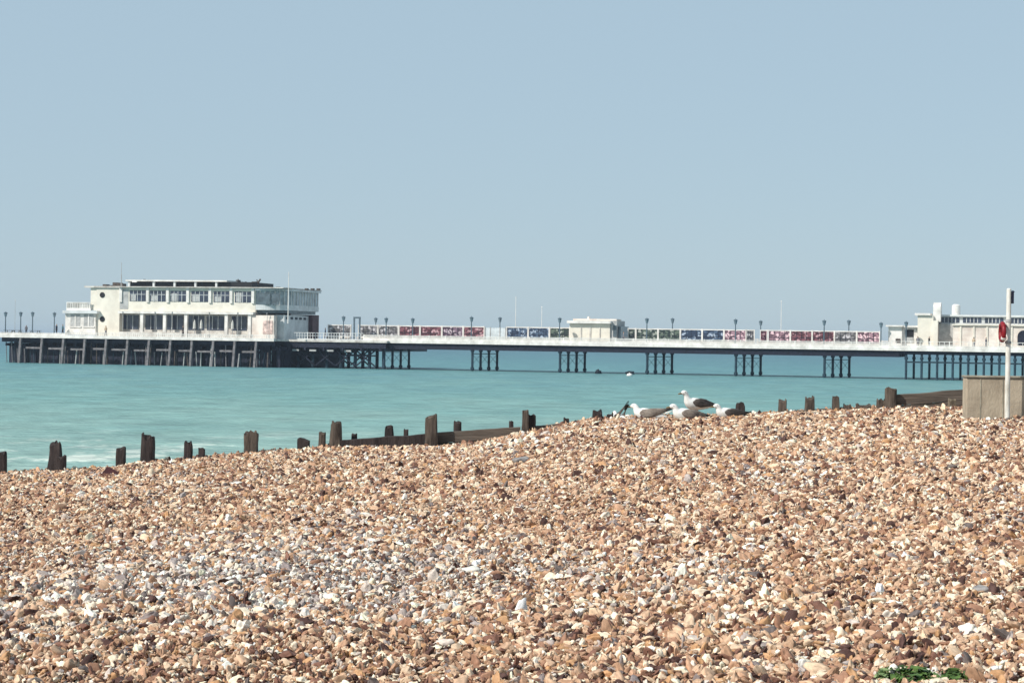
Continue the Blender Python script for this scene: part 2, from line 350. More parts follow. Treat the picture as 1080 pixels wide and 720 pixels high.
for t in (0.3, 8):
    br = MB(); s = S(292 if t < 5 else 20, t)
    while s < S(400, t)-3:
        br.cyl((s, t, .4), (s+2.8, t, DECK-1.4), .11, n=6); br.cyl((s+2.8, t, .4), (s, t, DECK-1.4), .11, n=6)
        br.box(s, s+3, t+.12, t+.3, 1.75, 1.95); s += 3.0
    br.build('brace', M['dark'], pier)
s = S(292, .0)
while s < S(372, 0): lb = MB(); lb.box(s, s+1.0, -.6, -.4, DECK-1.62, DECK-1.38); lb.build('pale_beam', M['grey'], pier); s += 2.6
sc_ = MB(); s = S(290, 2)
while s < S(362, 2):
    w_ = random.uniform(.4, 1.0)
    sc_.box(s, s+w_+.03, 2+.004*(len(sc_.v) % 16 > 7), 2.14, -.6, DECK-1.5+random.random()*.5)
    s += w_+.03
sc_.build('timber_screen', M['dark'], pier)  # near-black slats added to darken the space under the deck
for px in (389, 405, 413, 421, 430, 496.5):
    pass
def bent(px, n=4, step=2.9, t0=.6):
    for k in range(n):
        t = t0+k*step; s0 = S(px+8.7*k, t); q = MB(); zt = DECK-1.0
        q.cyl((s0, t, -1.5), (s0, t, zt), .17, n=8); q.cyl((s0, t, .15), (s0, t, .5), .26, n=8); q.cyl((s0, t, zt-.35), (s0, t, zt), .26, .3, n=8)
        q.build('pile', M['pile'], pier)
    b_ = MB()
    for k in range(n-1):
        t = t0+k*step; s0 = S(px+8.7*k, t); s1 = S(px+8.7*(k+1), t+step)
        b_.cyl((s0, t, .9), (s1, t+step, 2.3), .025, n=5); b_.cyl((s0, t, 2.3), (s1, t+step, .9), .025, n=5); b_.cyl((s0, t, 2.35), (s1, t+step, 2.35), .05, n=5)
    b_.build('cross_brace', M['pile'], pier)
for px in (405.5, 498.5, 591, 683, 776.5, 870): bent(px)
px = 956
while px < 1120:
    for t in (-.9, 5.5):
        s0 = S(px+(8.2 if t > 0 else 0), t); q = MB(); q.cyl((s0, t, -1.5), (s0, t, DECK-.7), .16, n=8); q.cyl((s0, t, DECK-1.4), (s0, t, DECK-1.1), .24, .24, n=8); q.build('pile', M['pile'], pier)
    px += 16.4
b_ = MB()
for t in (-.9, 5.5): b_.box(S(955, t), sR, t-.05, t+.05, 2.15, 2.3)
b_.build('horizontal_tie', M['pile'], pier)

def railing(name, s0, s1, t, z0, h, dense=.22, plinth=.35, m=M['white']):
    q = MB(); q.box(s0, s1, t-.04, t+.04, z0+h-.07, z0+h); q.box(s0, s1, t-.03, t+.03, z0+h*.55, z0+h*.55+.05)
    q.box(s0, s1, t-.12, t+.12, z0, z0+plinth)
    s = s0
    while s < s1-.05: q.box(s, s+.06, t-.03, t+.03, z0+plinth, z0+h-.07); s += dense
    s = s0
    while s < s1: q.box(s, s+.12, t-.06, t+.06, z0, z0+h+.05); s += 2.4
    return q.build(name, m, pier)
railing('railing', sL, S(69, HT), HT+.15, DECK, .42, .3, .3)
railing('railing', S(69, HT), sH, HT+.15, DECK, .55, .3, .12)
railing('railing', sH, S(383, 0), .15, DECK, 1.0, .4, .15, M['lgrey'])
railing('railing', S(383, 0), S(940, 0), .12, DECK, .78, .13, .35)
railing('railing', S(940, -1.4), sR, -1.4, DECK, .95, .6, .42)
railing('railing', S(383, 11), S(940, 11), 10.9, DECK, 1.0, .2, .3)
fs = MB(); fs.box(sL, sH-.0, HT-.08, HT-.004, DECK-.32, DECK+.1); fs.box(S(383, 0), S(945, 0), -.08, -.004, DECK-.3, DECK+.1); fs.box(S(945, -1.5), sR, -1.6, -1.504, DECK-.3, DECK+.12)
fs.build('fascia', M['white'], pier)
# railing of the roofed-over right part seen as dark ticks: short lamp standards are separate things below

# ------------------------------------------------------------------ pavilion at the pier head
PT = -2.6                                            # its near wall
def bx(px0, px1, py0, py1, t0, t1, pxr=None):        # box whose near face covers a pixel rectangle
    s0, s1 = S(px0, t0), S(px1, t0); pr = (px0+px1)/2 if pxr is None else pxr
    return s0, s1, t0, t1, Zz(pr, py1, t0), Zz(pr, py0, t0)
pv = thing('pavilion', 'white two-storey modernist pavilion with porthole tower and rooftop terrace on the pier head', 'building', (S(180, PT), PT, DECK), True)
w = MB()
w.box(S(101, PT), S(125.5, PT), PT, PT+9, DECK, Zz(113, 303.5, PT))                       # porthole tower
w.box(S(94.5, PT), S(101, PT)-.01, PT+.1, PT+8, Zz(98, 327, PT), Zz(98, 303.5, PT))
w.build('tower_wall', M['cream'], pv)
w = MB(); w.box(S(89, PT), S(126, PT), PT-.25, PT+9.2, Zz(110, 303.4, PT), Zz(110, 301.6, PT)); w.build('tower_roof', M['offwhite'], pv)
for py in (311, 336.5):
    s0, z0 = st(108, py, PT); q = MB(); q.cyl((s0, PT-.06, z0), (s0, PT+.1, z0), .40, n=18); ph = q.build('porthole', M['black'], pv)
    q = MB(); q.loft([[(s0+math.cos(a)*r_, PT-.09, z0+math.sin(a)*r_) for a in np.linspace(0, 2*math.pi, 18, False)] for r_ in (.40, .48)]); 
# left wing
WT = PT-.3
w = MB(); w.box(*bx(68.5, 100.5, 330.5, 353, WT, WT+8)); w.build('wing_wall', M['white'], pv)
w = MB(); w.box(*bx(65.5, 102, 327.4, 330.4, WT-.5, WT+8.4)); w.build('wing_roof', M['lgrey'], pv)
for a_, b_ in ((74, 84), (88, 98)):
    q = MB(); q.box(*bx(a_, b_, 331.5, 344, WT-.05, WT+.05)); wd = q.build('window', M['grey'], pv)
    q = MB(); mid = (a_+b_)/2
    q.box(*bx(mid-.6, mid+.6, 331.5, 344, WT-.1, WT-.055)); q.box(*bx(a_-1, b_+1, 344, 345.3, WT-.12, WT-.01)); q.build('window_frame', M['white'], wd)
# balcony over the wing
q = MB(); s0, s1 = S(70, WT), S(95, WT); z0 = Zz(82, 327.3, WT)
q.box(s0, s1, WT, WT+.08, z0, z0+.35); q.box(s0, s1, WT, WT+.08, z0+1.1, z0+1.2); q.box(s0-.08, s0, WT, WT+6, z0, z0+1.2)
k = s0
while k < s1: q.box(k, k+.07, WT+.01, WT+.07, z0+.35, z0+1.1); k += .28
q.box(S(84, WT), s1, WT+.1, WT+.25, z0, z0+.95)
q.build('balcony', M['white'], pv)
# main body
sr = S(303, PT); sm0 = S(125.6, PT)
zf1 = Zz(200, 328.6, PT); zroof = Zz(200, 303.5, PT)
w = MB(); GT = PT+1.3
w.box(sm0, S(288, GT), GT, PT+13, DECK, zf1-.35); w.build('ground_floor_wall', M['offwhite'], pv)
w = MB(); w.box(sm0+.01, S(269, PT), PT, PT+13.5, zf1+.02, zroof); w.build('upper_wall', M['cream'], pv)
w = MB(); w.box(sm0+.02, S(268, PT), PT-.55, PT+13.2, zf1-.33, zf1); w.build('floor_slab', M['white'], pv)
w = MB(); w.box(sm0+.02, S(300, PT), PT-.6, PT+13.6, zroof+.01, zroof+.14); w.build('roof', M['offwhite'], pv)
# rounded glazed right end, overhanging
ce = []; R0 = 8.1; s_c = S(269, PT)+.02; tc_ = PT+R0
def endpoly(off=0):
    L_ = [(s_c, PT-off)]
    RC = 3.6; cxn, ctn = S(338, PT+13)-RC-.35, PT+RC; L_.append((cxn, PT-off))
    for k in range(1, 9):
        a = -math.pi/2+k*math.pi/16; L_.append((cxn+(RC+off)*math.cos(a), ctn+(RC+off)*math.sin(a)))
    L_.append((cxn+RC+off, PT+13)); L_.append((s_c, PT+13.1)); return L_
zb0, zb1 = Zz(300, 327, PT), Zz(300, 304.6, PT)
q = MB(); q.prism(endpoly(-.12), zb0+.75, zb1-.25); q.build('curved_glazing', M['paleglass'], pv)
q = MB(); q.prism(endpoly(.0), zb0, zb0+.75); q.build('curved_parapet', M['lgrey'], pv)
q = MB(); q.prism(endpoly(.35), zb1-.24, zb1+.02); q.build('curved_roof', M['lgrey'], pv)
q = MB(); q.prism(endpoly(-.5), zb0-.4, zb0-.004); q.build('soffit', M['teal'], pv)
q = MB(); q.box(*bx(270, 284, 309, 321, PT-.03, PT+.1)); q.box(*bx(286, 294, 310, 321, PT-.03, PT+.1)); q.build('window', M['teal'], pv)
mul = [(x_-.05, x_+.05, y_-.05, y_+.05) for x_, y_ in endpoly(-.05)[1:10]]
xe = endpoly(0)[10][0]; k = PT+4.8
while k < PT+13: mul.append((xe-.1, xe-.02, k, k+.08)); k += 1.0
for m4 in mul: q = MB(); q.box(*m4, zb0+.75, zb1-.25); q.build('mullion', M['white'], pv)
# lower right corner: pale wall, flank with its shade put into the grey, red wall
w = MB(); s1 = S(288.5, PT-.2); w.box(S(263, PT-.2), s1, PT-.2, PT+.9, DECK, zf1-.4); w.build('corner_wall', M['pink'], pv)
w = MB(); w.box(*bx(277, 287, 338, 352, PT-.26, PT-.21)); w.build('poster', M['poster'], pv)
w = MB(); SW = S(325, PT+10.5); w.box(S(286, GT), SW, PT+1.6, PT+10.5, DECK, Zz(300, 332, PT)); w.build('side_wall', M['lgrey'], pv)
w = MB()
for k in range(5):
    w = MB(); a = PT+2.2+k*1.6; w.box(SW-.1, SW+.05, a, a+.9, Zz(300, 336.3, PT), Zz(300, 333.8, PT)); w.build('vent', M['dark'], pv)
w = MB(); w.box(SW-4, S(336, PT+13), PT+10.51, PT+13, DECK, Zz(330, 331, PT)); w.build('end_wall', M['red'], pv)
# upper windows and lower windows
for a_, b_ in ((136, 153), (157.5, 174), (179, 195.5), (201, 219), (224.5, 241), (247, 264)):
    q = MB(); q.box(*bx(a_, b_, 306.2+(a_-136)*.012, 317.5+(a_-136)*.012, PT-.05, PT+.1)); wd = q.build('window', M['glass'], pv)
    f = MB(); zt0, zt1 = Zz(a_, 317.5+(a_-136)*.012, PT), Zz(a_, 306.2+(a_-136)*.012, PT); sa, sb_ = S(a_, PT), S(b_, PT)
    for k in range(1, 4): xx = sa+(sb_-sa)*k/4; f.box(xx-.035, xx+.035, PT-.1, PT-.055, zt0, zt1)
    f.box(sa, sb_, PT-.1, PT-.056, zt0+(zt1-zt0)*.62, zt0+(zt1-zt0)*.66)
    f.build('window_frame', M['lgrey'], wd)
    q = MB(); q.box(sa+.2, sa+(sb_-sa)*(.3+.2*random.random()), PT-.052, PT-.048, zt0+.05, zt0+(zt1-zt0)*random.uniform(.5, .95)); q.build('blind', M['grey'], wd)
for a_ in (125.8, 154, 175, 196.3, 219.7, 242, 265):
    q = MB(); s0 = S(a_, PT); q.box(s0, s0+.42, PT-.22, PT-.01, Zz(a_, 318.5+(a_-136)*.012, PT), zroof); q.build('pilaster', M['white'], pv)
w = MB(); w.box(*bx(125.8, 134.5, 305, 326, PT-.04, PT-.012)); w.build('shade_patch', M['grey'], pv)  # grey patch paints the shade on the wall beside the tower
for a_, b_ in ((128, 146), (153, 171), (175, 193), (198, 215), (218, 236), (244, 260)):
    q = MB(); q.box(*bx(a_, b_, 332+(a_-128)*.013, 347+(a_-128)*.013, GT-.05, GT+.1)); wd = q.build('window', M['glass'], pv)
    f = MB(); sa, sb_ = S(a_, GT), S(b_, GT); zt0, zt1 = Zz(a_, 347, GT), Zz(a_, 332, GT)
    for k in (1, 2): xx = sa+(sb_-sa)*k/3; f.box(xx-.04, xx+.04, GT-.1, GT-.056, zt0, zt1)
    f.build('window_frame', M['lgrey'], wd)
for a_ in (148, 172, 194.5, 237, 261.5):
    q = MB(); s0 = S(a_, PT-.2); q.box(s0, s0+.45, PT-.35, PT+.05, DECK, zf1-.34); q.build('pillar', M['white'], pv)
w = MB(); w.box(S(125.7, PT-1.2), S(192, PT-1.2), PT-1.35, PT-1.2, DECK, DECK+.75); w.box(S(200, PT-1.2), S(262, PT-1.2), PT-1.35, PT-1.2, DECK, DECK+.45); w.build('terrace_wall', M['offwhite'], pv)
# rooftop terrace: white canopy above dark shade
zr = zroof+.15
q = MB(); s0, s1 = S(132, PT+.6), S(270, PT+.6); zt = Zz(200, 295.6, PT)
q.box(s0, S(237, PT), PT+.4, PT+9, zt-.16, zt+.05); q.box(S(137, PT), S(142, PT), PT+.35, PT+.5, zt-.3, zt-.16); q.build('canopy', M['white'], pv)
q = MB(); q.box(s0+.2, S(262, PT), PT+.95, PT+8.5, zr, zt-.17); q.build('shade_block', M['black'], pv)  # black block stands in for the shade under the canopy
for a_ in (134, 160, 182, 204, 226):
    q = MB(); s0 = S(a_, PT+.6); q.box(s0, s0+.3, PT+.6, PT+.9, zr, zt-.17); q.build('canopy_post', M['lgrey'], pv)
q = MB()
for a_, h_ in ((111, .45), (118, .3), (121.5, .8), (125, .75), (128.5, .6), (264, .9), (268, 1.1)):
    s0 = S(a_, PT+3); q.box(s0-.3, s0+.32, PT+2.5, PT+3.5, zr-.2, zr+h_*.8)
s0 = S(271, PT+3); q.cyl((s0-.5, PT+3, zr), (s0+.4, PT+3, zr+1.25), .17, .12, n=7); q.cyl((s0+.1, PT+3.1, zr), (s0-.2, PT+3.1, zr+1.2), .08, n=6)
q.build('roof_plant', M['brown'], pv)
q = MB(); s0 = S(290, PT+4); q.box(s0, s0+.5, PT+4, PT+4.6, zb1, zb1+.4)
for k in range(3): q.box(s0+4+k*.9, s0+4.4+k*.9, PT+5, PT+5.6, zb1+.0, zb1+.25)
q.build('roof_vent', M['brown'], pv)
q = MB(); s0 = S(127, PT+2); q.cyl((s0, PT+2, zr), (s0, PT+2, Zz(127, 288, PT)), .07, n=6); q.cyl((s0, PT+2, Zz(127, 288, PT)), (s0, PT+2, Zz(127, 276, PT)), .035, n=6); q.build('mast', M['grey'], pv)
q = MB(); s0 = S(305, PT-.1); q.cyl((s0, PT-.6, DECK+2.2), (s0, PT-.6, Zz(305, 287, PT)), .09, .05, n=6); q.build('flagpole', M['white'], pv)
q = MB(); q.cyl((endpoly(.4)[9][0]+.1, PT+8, Zz(338, 328, PT)), (endpoly(.4)[9][0]+.1, PT+8, zb1), .05, n=6); q.build('drainpipe', M['lgrey'], pv)

# clutter of the terraces: parasols, a tank, ducts
for px_, t_ in ((205, PT-2.0), (212, PT-2.2), (245, PT-2.0)):
    s0 = S(px_, t_); r_ = thing('parasol', {205: 'folded pale parasol on the pavilion terrace, left of a pair', 212: 'folded pale parasol on the pavilion terrace, right of a pair', 245: 'lone folded pale parasol right of the pair on the pavilion terrace'}[px_], 'parasol', (s0, t_, DECK), True, 'folded parasols on the pavilion terrace')
    q = MB(); q.cyl((s0, t_, DECK), (s0, t_, DECK+2.6), .04, n=6); q.build('pole', M['grey'], r_)
    q = MB(); q.cyl((s0, t_, DECK+1.3), (s0, t_, DECK+2.2), .22, .16, n=9); q.cyl((s0, t_, DECK+2.2), (s0, t_, DECK+2.55), .16, .04, n=9); q.build('canopy', M['offwhite'], r_)
for px_, t_, w_, h_, lab in ((150, 3, .9, .55, 'low air conditioning unit'), (243, 3.5, .8, .35, 'square plant box'), (249, 4, .35, .7, 'tall duct'), (257, 3.2, .6, .3, 'small duct box')):
    s0 = S(px_, PT+t_); q = MB(); q.box(s0-w_/2, s0+w_/2, PT+t_, PT+t_+.9, zr-.01, zr+.45+h_); q.cyl((s0, PT+t_+.4, zr+.4+h_), (s0, PT+t_+.4, zr+.6+h_), w_*.2, n=8); q.build('roof_plant', M['brown'] if px_ != 248 else M['grey'], pv)
for px_ in (131, 165, 183, 222, 252, 283):
    s0 = S(px_, PT); zt_ = zf1-.35; q = MB(); q.cyl((s0, PT-.62, zt_), (s0, PT-.62, zf1+random.uniform(-.05, .05)), .05, n=6); q.cyl((s0, PT-.5, DECK+.1), (s0, PT-.5, zt_), .035, n=6); q.build('drainpipe', M['grey'], pv)
# ------------------------------------------------------------------ coloured glass windbreaks down the middle of the pier
def glassmat(name, c0, c1, c2):
    m = bpy.data.materials.new(name); m.use_nodes = True; nt = m.node_tree; p = nt.nodes['Principled BSDF']; p.inputs['Roughness'].default_value = .35; p.inputs['Specular IOR Level'].default_value = .4
    tc = nt.nodes.new('ShaderNodeTexCoord'); mp = nt.nodes.new('ShaderNodeMapping'); mp.inputs['Scale'].default_value = (1, 1, 1.3)
    vo = nt.nodes.new('ShaderNodeTexVoronoi'); vo.inputs['Scale'].default_value = 3.2
    nt.links.new(tc.outputs['Object'], mp.inputs[0]); nt.links.new(mp.outputs[0], vo.inputs['Vector'])
    sp_ = nt.nodes.new('ShaderNodeSeparateColor'); nt.links.new(vo.outputs['Color'], sp_.inputs[0])
    rp = nt.nodes.new('ShaderNodeValToRGB'); rp.color_ramp.interpolation = 'CONSTANT'; e = rp.color_ramp.elements
    e[0].position = 0; e[0].color = (*c0, 1); e[1].position = .5; e[1].color = (*c1, 1); q = e.new(.82); q.color = (*c2, 1)
    nt.links.new(sp_.outputs[0], rp.inputs[0]); nt.links.new(rp.outputs[0], p.inputs['Base Color'])
    return m
G = {'red': glassmat('red_glass', (0.079, 0.029, 0.036), (0.200, 0.080, 0.096), (0.509, 0.318, 0.338)),
     'plum': glassmat('plum_glass', (0.076, 0.043, 0.062), (0.198, 0.130, 0.175), (0.463, 0.386, 0.424)),
     'blue': glassmat('blue_glass', (0.030, 0.044, 0.080), (0.080, 0.119, 0.186), (0.360, 0.426, 0.522)),
     'green': glassmat('green_glass', (0.031, 0.045, 0.039), (0.109, 0.140, 0.109), (0.345, 0.365, 0.326)),
     'smoke': glassmat('smoky_glass', (0.096, 0.091, 0.091), (0.226, 0.213, 0.220), (0.501, 0.483, 0.501)),
     'pink': glassmat('pink_glass', (0.140, 0.080, 0.100), (0.328, 0.199, 0.236), (0.746, 0.536, 0.574))}
def windbreak(panels, label, posts_extra=(), ztop=6.12):
    T = 5.2; a0 = S(panels[0][0], T); 
    r_ = thing('windbreak', label, 'windbreak', (a0, T, DECK), True, 'coloured glass windbreaks along the pier')
    for a_, b_, c_ in panels:
        q = MB(); sa, sb_ = S(a_-.6, T), S(b_+.6, T)
        q.box(sa, sb_, T-.03, T+.03, DECK+.35, ztop-.08); pn = q.build('panel', G[c_], r_)
        pn['label'] = {'red': 'dark red', 'plum': 'plum coloured', 'blue': 'navy blue', 'green': 'dark green', 'smoke': 'smoky grey', 'pink': 'pink and grey'}[c_]+' glass panel'
        q = MB()
        for k in (1, 2, 3): xx = sa+(sb_-sa)*k/4; q.box(xx-.03, xx+.03, T-.05, T-.032, DECK+.35, ztop-.08)
        q.box(sa, sb_, T-.055, T-.034, DECK+1.15, DECK+1.21); q.build('glazing_bar', M['dark'], pn)
        for x_ in (sa-.11, sb_+.01):
            q = MB(); q.box(x_, x_+.10, T-.12, T+.12, DECK, ztop+.1); q.build('post', M['white'], r_)
    q = MB(); q.box(S(panels[0][0], T)-.2, S(panels[-1][1], T)+.2, T-.08, T+.08, ztop-.07, ztop+.05); q.build('top_rail', M['white'], r_)
    q = MB(); q.box(S(panels[0][0], T)-.2, S(panels[-1][1], T)+.2, T-.9, T-.35, DECK+.3, DECK+.42); q.box(S(panels[0][0], T)-.2, S(panels[-1][1], T)+.2, T-.4, T-.14, DECK+.004, DECK+.6); q.build('bench', M['offwhite'], r_)
    return r_
windbreak([(347, 369, 'smoke')], 'single smoky grey glass windbreak just right of the pavilion')
windbreak([(379, 397, 'smoke'), (400, 419, 'smoke'), (422, 441.5, 'red'), (444.5, 464.5, 'red'), (467.5, 487, 'plum'), (490, 509.5, 'red')], 'long windbreak running from grey glass to dark red glass, nearest the pavilion')
windbreak([(535.5, 555.5, 'blue'), (558.5, 578, 'blue'), (581, 599.5, 'green')], 'navy blue glass windbreak joined to the left end of the cream kiosk')
windbreak([(663.5, 669, 'green'), (672, 692.5, 'green'), (695.5, 716, 'green'), (719, 739, 'blue'), (742, 762, 'blue'), (765, 785.5, 'pink'), (788, 794.5, 'smoke')], 'windbreak of green, blue and pink glass right of the cream kiosk')
windbreak([(803, 808, 'red'), (811.5, 832, 'pink'), (835, 855, 'red'), (858, 878.5, 'red'), (881.5, 902, 'smoke'), (905, 926.5, 'pink')], 'red and grey glass windbreak nearest the amusement hall')
# clear screen with a gap between the second and third windbreaks
cs = thing('glass_screen', 'pale clear glass screen between the red and the navy windbreak', 'screen', (S(512, 5.2), 5.2, DECK), True)
q = MB(); q.box(S(512, 5.2), S(533, 5.2), 5.17, 5.23, DECK+.3, 6.0); q.build('pane', M['screenglass'], cs)
q = MB()
for px in (511.5, 517, 527, 533): q.box(S(px, 5.2)-.06, S(px, 5.2)+.06, 5.1, 5.3, DECK, 6.1)
q.build('post', M['grey'], cs)
# kiosk
KT = 2.6
kk = thing('kiosk', 'flat-roofed cream kiosk halfway along the pier between windbreaks', 'kiosk', (S(622, KT), KT, DECK), True)
w = MB(); w.box(S(600.5, KT), S(643, KT), KT, KT+5, DECK, Zz(622, 341.2, KT)); w.build('wall', M['cream'], kk)
w = MB(); w.box(S(598.5, KT), S(644.5, KT), KT-.55, KT+5.4, Zz(622, 341, KT), Zz(622, 338.2, KT)); rf = w.build('roof', M['white'], kk)
w = MB(); w.box(S(604, KT+1), S(650, KT+1), KT+1, KT+4, Zz(622, 338, KT), Zz(622, 336, KT)); w.cyl((S(617, KT), KT+2, Zz(617, 336, KT)), (S(617, KT), KT+2, Zz(617, 333.6, KT)), .18, n=8); w.build('roof_cap', M['pink'], rf)
for a_, b_ in ((612, 613.2), (621.5, 623), (632, 633)):
    w = MB(); w.box(*bx(a_, b_, 345, 359, KT-.08, KT-.01)); w.build('downpipe', M['offwhite'], kk)
w = MB(); w.box(S(643.2, KT), S(650.5, KT+.3), KT+.3, KT+5.2, DECK, Zz(647, 338, KT)); w.build('side_room', M['grey'], kk)
w = MB(); w.box(S(650.7, KT), S(655.5, KT+.8), KT+.8, KT+5.2, DECK, Zz(650, 344, KT)); w.box(S(646, KT), S(649.5, KT), KT+.22, KT+.29, Zz(647, 355, KT), Zz(647, 343, KT)); w.build('side_glass', M['teal'], kk)

# ------------------------------------------------------------------ amusement hall on the right
AT = 1.2
am = thing('amusement_hall', 'long cream art deco hall with a finned tower at the right of the pier', 'building', (S(1000, AT), AT, DECK), True)
w = MB(); w.box(S(936.5, AT), S(951, AT), AT+.4, AT+8, DECK, Zz(944, 344.5, AT)); w.box(S(951, AT)+.01, S(967, AT)-.01, AT+.8, AT+8, DECK, Zz(958, 345, AT)); w.build('annex_wall', M['white'], am)
w = MB(); w.box(S(934, AT), S(952, AT), AT-.1, AT+8.2, Zz(944, 344.4, AT), Zz(944, 342.8, AT)); w.box(S(952.2, AT), S(968, AT), AT+.2, AT+8.2, Zz(958, 345, AT), Zz(958, 343.2, AT)); w.build('annex_roof', M['white'], am)
q = MB(); q.box(*bx(954.5, 963.5, 347.5, 355.5, AT+.75, AT+.9)); wd = q.build('window', M['black'], am)
q = MB(); q.box(*bx(954.5, 963.5, 355.6, 361, AT+.7, AT+.9)); q.build('window_sill', M['grey'], wd)
q = MB(); q.box(*bx(944.5, 949.5, 357, 361, AT+.3, AT+.45)); q.build('hatch', M['brown'], am)
w = MB(); zt = Zz(976, 332.5, AT)
w.box(S(967.5, AT), S(984, AT), AT, AT+6, DECK, zt); w.box(S(984, AT)+.01, S(989, AT), AT-.3, AT+5, DECK, Zz(986, 338, AT)); w.build('tower_wall', M['cream'], am)
w = MB(); w.box(S(964.5, AT), S(981, AT), AT-.3, AT+6.3, zt+.005, zt+.28); w.build('tower_roof', M['white'], am)
w = MB(); sf = S(983.5, AT); 
prof = []
for k in range(9):
    a = math.pi*k/8; prof.append((AT+2.0-1.6*math.cos(a), Zz(986, 323, AT)+.55*math.sin(a)))
vs = [(x_, t_, z_) for x_ in (sf, sf+.95) for t_, z_ in [(AT+.4, zt-.8)]+prof+[(AT+3.6, zt-.8)]]
n_ = len(vs)//2
w.add(vs, [(k, (k+1)%n_, n_+(k+1)%n_, n_+k) for k in range(n_)]+[tuple(range(n_))[::-1], tuple(range(n_, 2*n_))]); w.build('fin', M['white'], am)
w = MB(); s0 = S(1007.5, AT+3); w.cyl((s0, AT+4, Zz(1008, 333, AT)), (s0, AT+4, Zz(1008, 321.5, AT)), .55, .55, n=16); w.cyl((s0, AT+4, Zz(1008, 321.5, AT)), (s0, AT+4, Zz(1008, 320, AT)), .55, .3, n=16); w.build('roof_drum', M['white'], am)
sE = S(1080, AT)+38
w = MB(); w.box(S(989, AT)+.02, S(1005, AT), AT+1.8, AT+12, DECK, Zz(997, 340.8, AT)); w.build('recess_wall', M['grey'], am)  # grey puts the shade of the recess into the wall colour
w = MB(); w.box(S(1005, AT)+.01, sE, AT, AT+12, DECK, Zz(1040, 343.5, AT)); w.build('hall_wall', M['pink'], am)
w = MB(); w.box(S(1004, AT), sE, AT-.25, AT+2, Zz(1040, 343.4, AT), Zz(1040, 342, AT)); w.build('cornice', M['cream'], am)
CT = AT+2.4
w = MB(); w.box(S(990, CT), sE, CT, AT+11, Zz(1040, 343, CT), Zz(1040, 334, CT)); w.build('clerestory_wall', M['lgrey'], am)
w = MB(); w.box(S(989, CT), sE, CT-.4, AT+11.5, Zz(1040, 334, CT)+.003, Zz(1040, 332.2, CT)); w.build('roof', M['lgrey'], am)
px = 992
while px < 1100:
    b_ = min(px+19.5, 1200); q = MB(); q.box(*bx(px, b_, 335.2+(px-1040)*.012, 340.6+(px-1040)*.012, CT-.05, CT+.06)); wd = q.build('clerestory_window', M['glass'], am)
    f = MB()
    for k in range(1, 5): xx = S(px+(b_-px)*k/5, CT); f.box(xx-.04, xx+.04, CT-.09, CT-.056, Zz(px, 340.6+(px-1040)*.012, CT), Zz(px, 335.2+(px-1040)*.012, CT))
    f.build('window_bar', M['lgrey'], wd); px += 23.2
q = MB(); s0 = S(1079.5, AT); z0 = Zz(1079, 364, AT); n_ = 9
vs = [(s0+.75*math.cos(math.pi*k/8)*1.0, y_, z0+1.1+.8*math.sin(math.pi*k/8)) for y_ in (AT-.06, AT+.1) for k in range(9)]
vs = [(s0+.75, AT-.06, z0)]+vs[:9]+[(s0-.75, AT-.06, z0), (s0+.75, AT+.1, z0)]+vs[9:]+[(s0-.75, AT+.1, z0)]; n_ = 11
q.add(vs, [(k, (k+1)%n_, n_+(k+1)%n_, n_+k) for k in range(n_)]+[tuple(range(n_))[::-1], tuple(range(n_, 2*n_))]); q.build('arched_opening', M['dark'], am)
q = MB()
for px in (1012, 1026, 1040, 1052, 1066): q.box(S(px, AT), S(px, AT)+.22, AT-.12, AT-.01, DECK, Zz(1040, 343.5, AT))
q.build('pilaster', M['cream'], am)
# ------------------------------------------------------------------ lamp posts, poles, people
def lamp(px, py, t, lab, wd=.09):
    s0 = S(px, t); zt = Zz(px, py, t)
    r_ = thing('lamp_post', lab, 'lamp post', (s0, t, DECK), True, 'dark lamp posts along the pier')
    q = MB(); q.cyl((s0, t, DECK), (s0, t, DECK+.6), wd*1.7, wd, n=8); q.cyl((s0, t, DECK+.6), (s0, t, zt-.75), wd, wd*.75, n=8); q.build('pole', M['lamp'], r_)
    q = MB(); q.cyl((s0, t, zt-.75), (s0, t, zt-.2), .14, .27, n=8); q.build('lantern', M['lampglass'], r_)
    q = MB(); q.cyl((s0, t, zt-.2), (s0, t, zt-.08), .32, .16, n=8); q.cyl((s0, t, zt-.08), (s0, t, zt+.05), .05, .02, n=6); q.build('lantern_cap', M['lamp'], r_)
M['lamp'] = mat('lamp_grey', (.10, .14, .17), .5, .15, 3)
M['lampglass'] = mat('lantern_glass', (.16, .22, .26), .3, .15, 3)
LP = [(5.5, 328.5, -2, 'lamp post at the far left tip of the pier'), (21.5, 328.5, 4, 'plain lamp post, second from the left tip of the pier'), (34, 328.5, -2, 'wide-headed lamp post, third from the left tip of the pier'), (57, 329, 4, 'thin lamp post just left of the pavilion wing'),
      (362, 333, .6, 'first lamp post right of the pavilion, before the grey windbreak'), (396, 334.5, 10.4, 'lamp post above the grey glass end of the long windbreak'), (407, 334.5, .6, 'lamp post in front of the second grey glass panel'), (435, 335, .6, 'lamp post in front of the first dark red glass panel'),
      (497, 333.5, .6, 'lamp post in front of the last red panel before the clear screen'), (527, 334, 10.4, 'lamp post behind the pale clear glass screen'), (590, 334.5, .6, 'lamp post just left of the cream kiosk'), (682, 335, .6, 'lamp post in front of the green glass panel right of the kiosk'),
      (709, 335, 10.4, 'lamp post behind the second wide green glass panel'), (775.5, 336, .6, 'lamp post in front of the pink panel at mid pier'), (802, 337.5, 10.4, 'lamp post in the gap between the two right windbreaks'), (869, 337, .6, 'lamp post in front of the red panels near the amusement hall'),
      (895, 337, 10.4, 'lamp post behind the grey panel near the amusement hall'), (929, 339.5, .6, 'lamp post in the gap before the amusement hall'), (955.5, 338.5, -.8, 'lamp post with a mushroom head before the black annex window')]
for a in LP: lamp(*a)
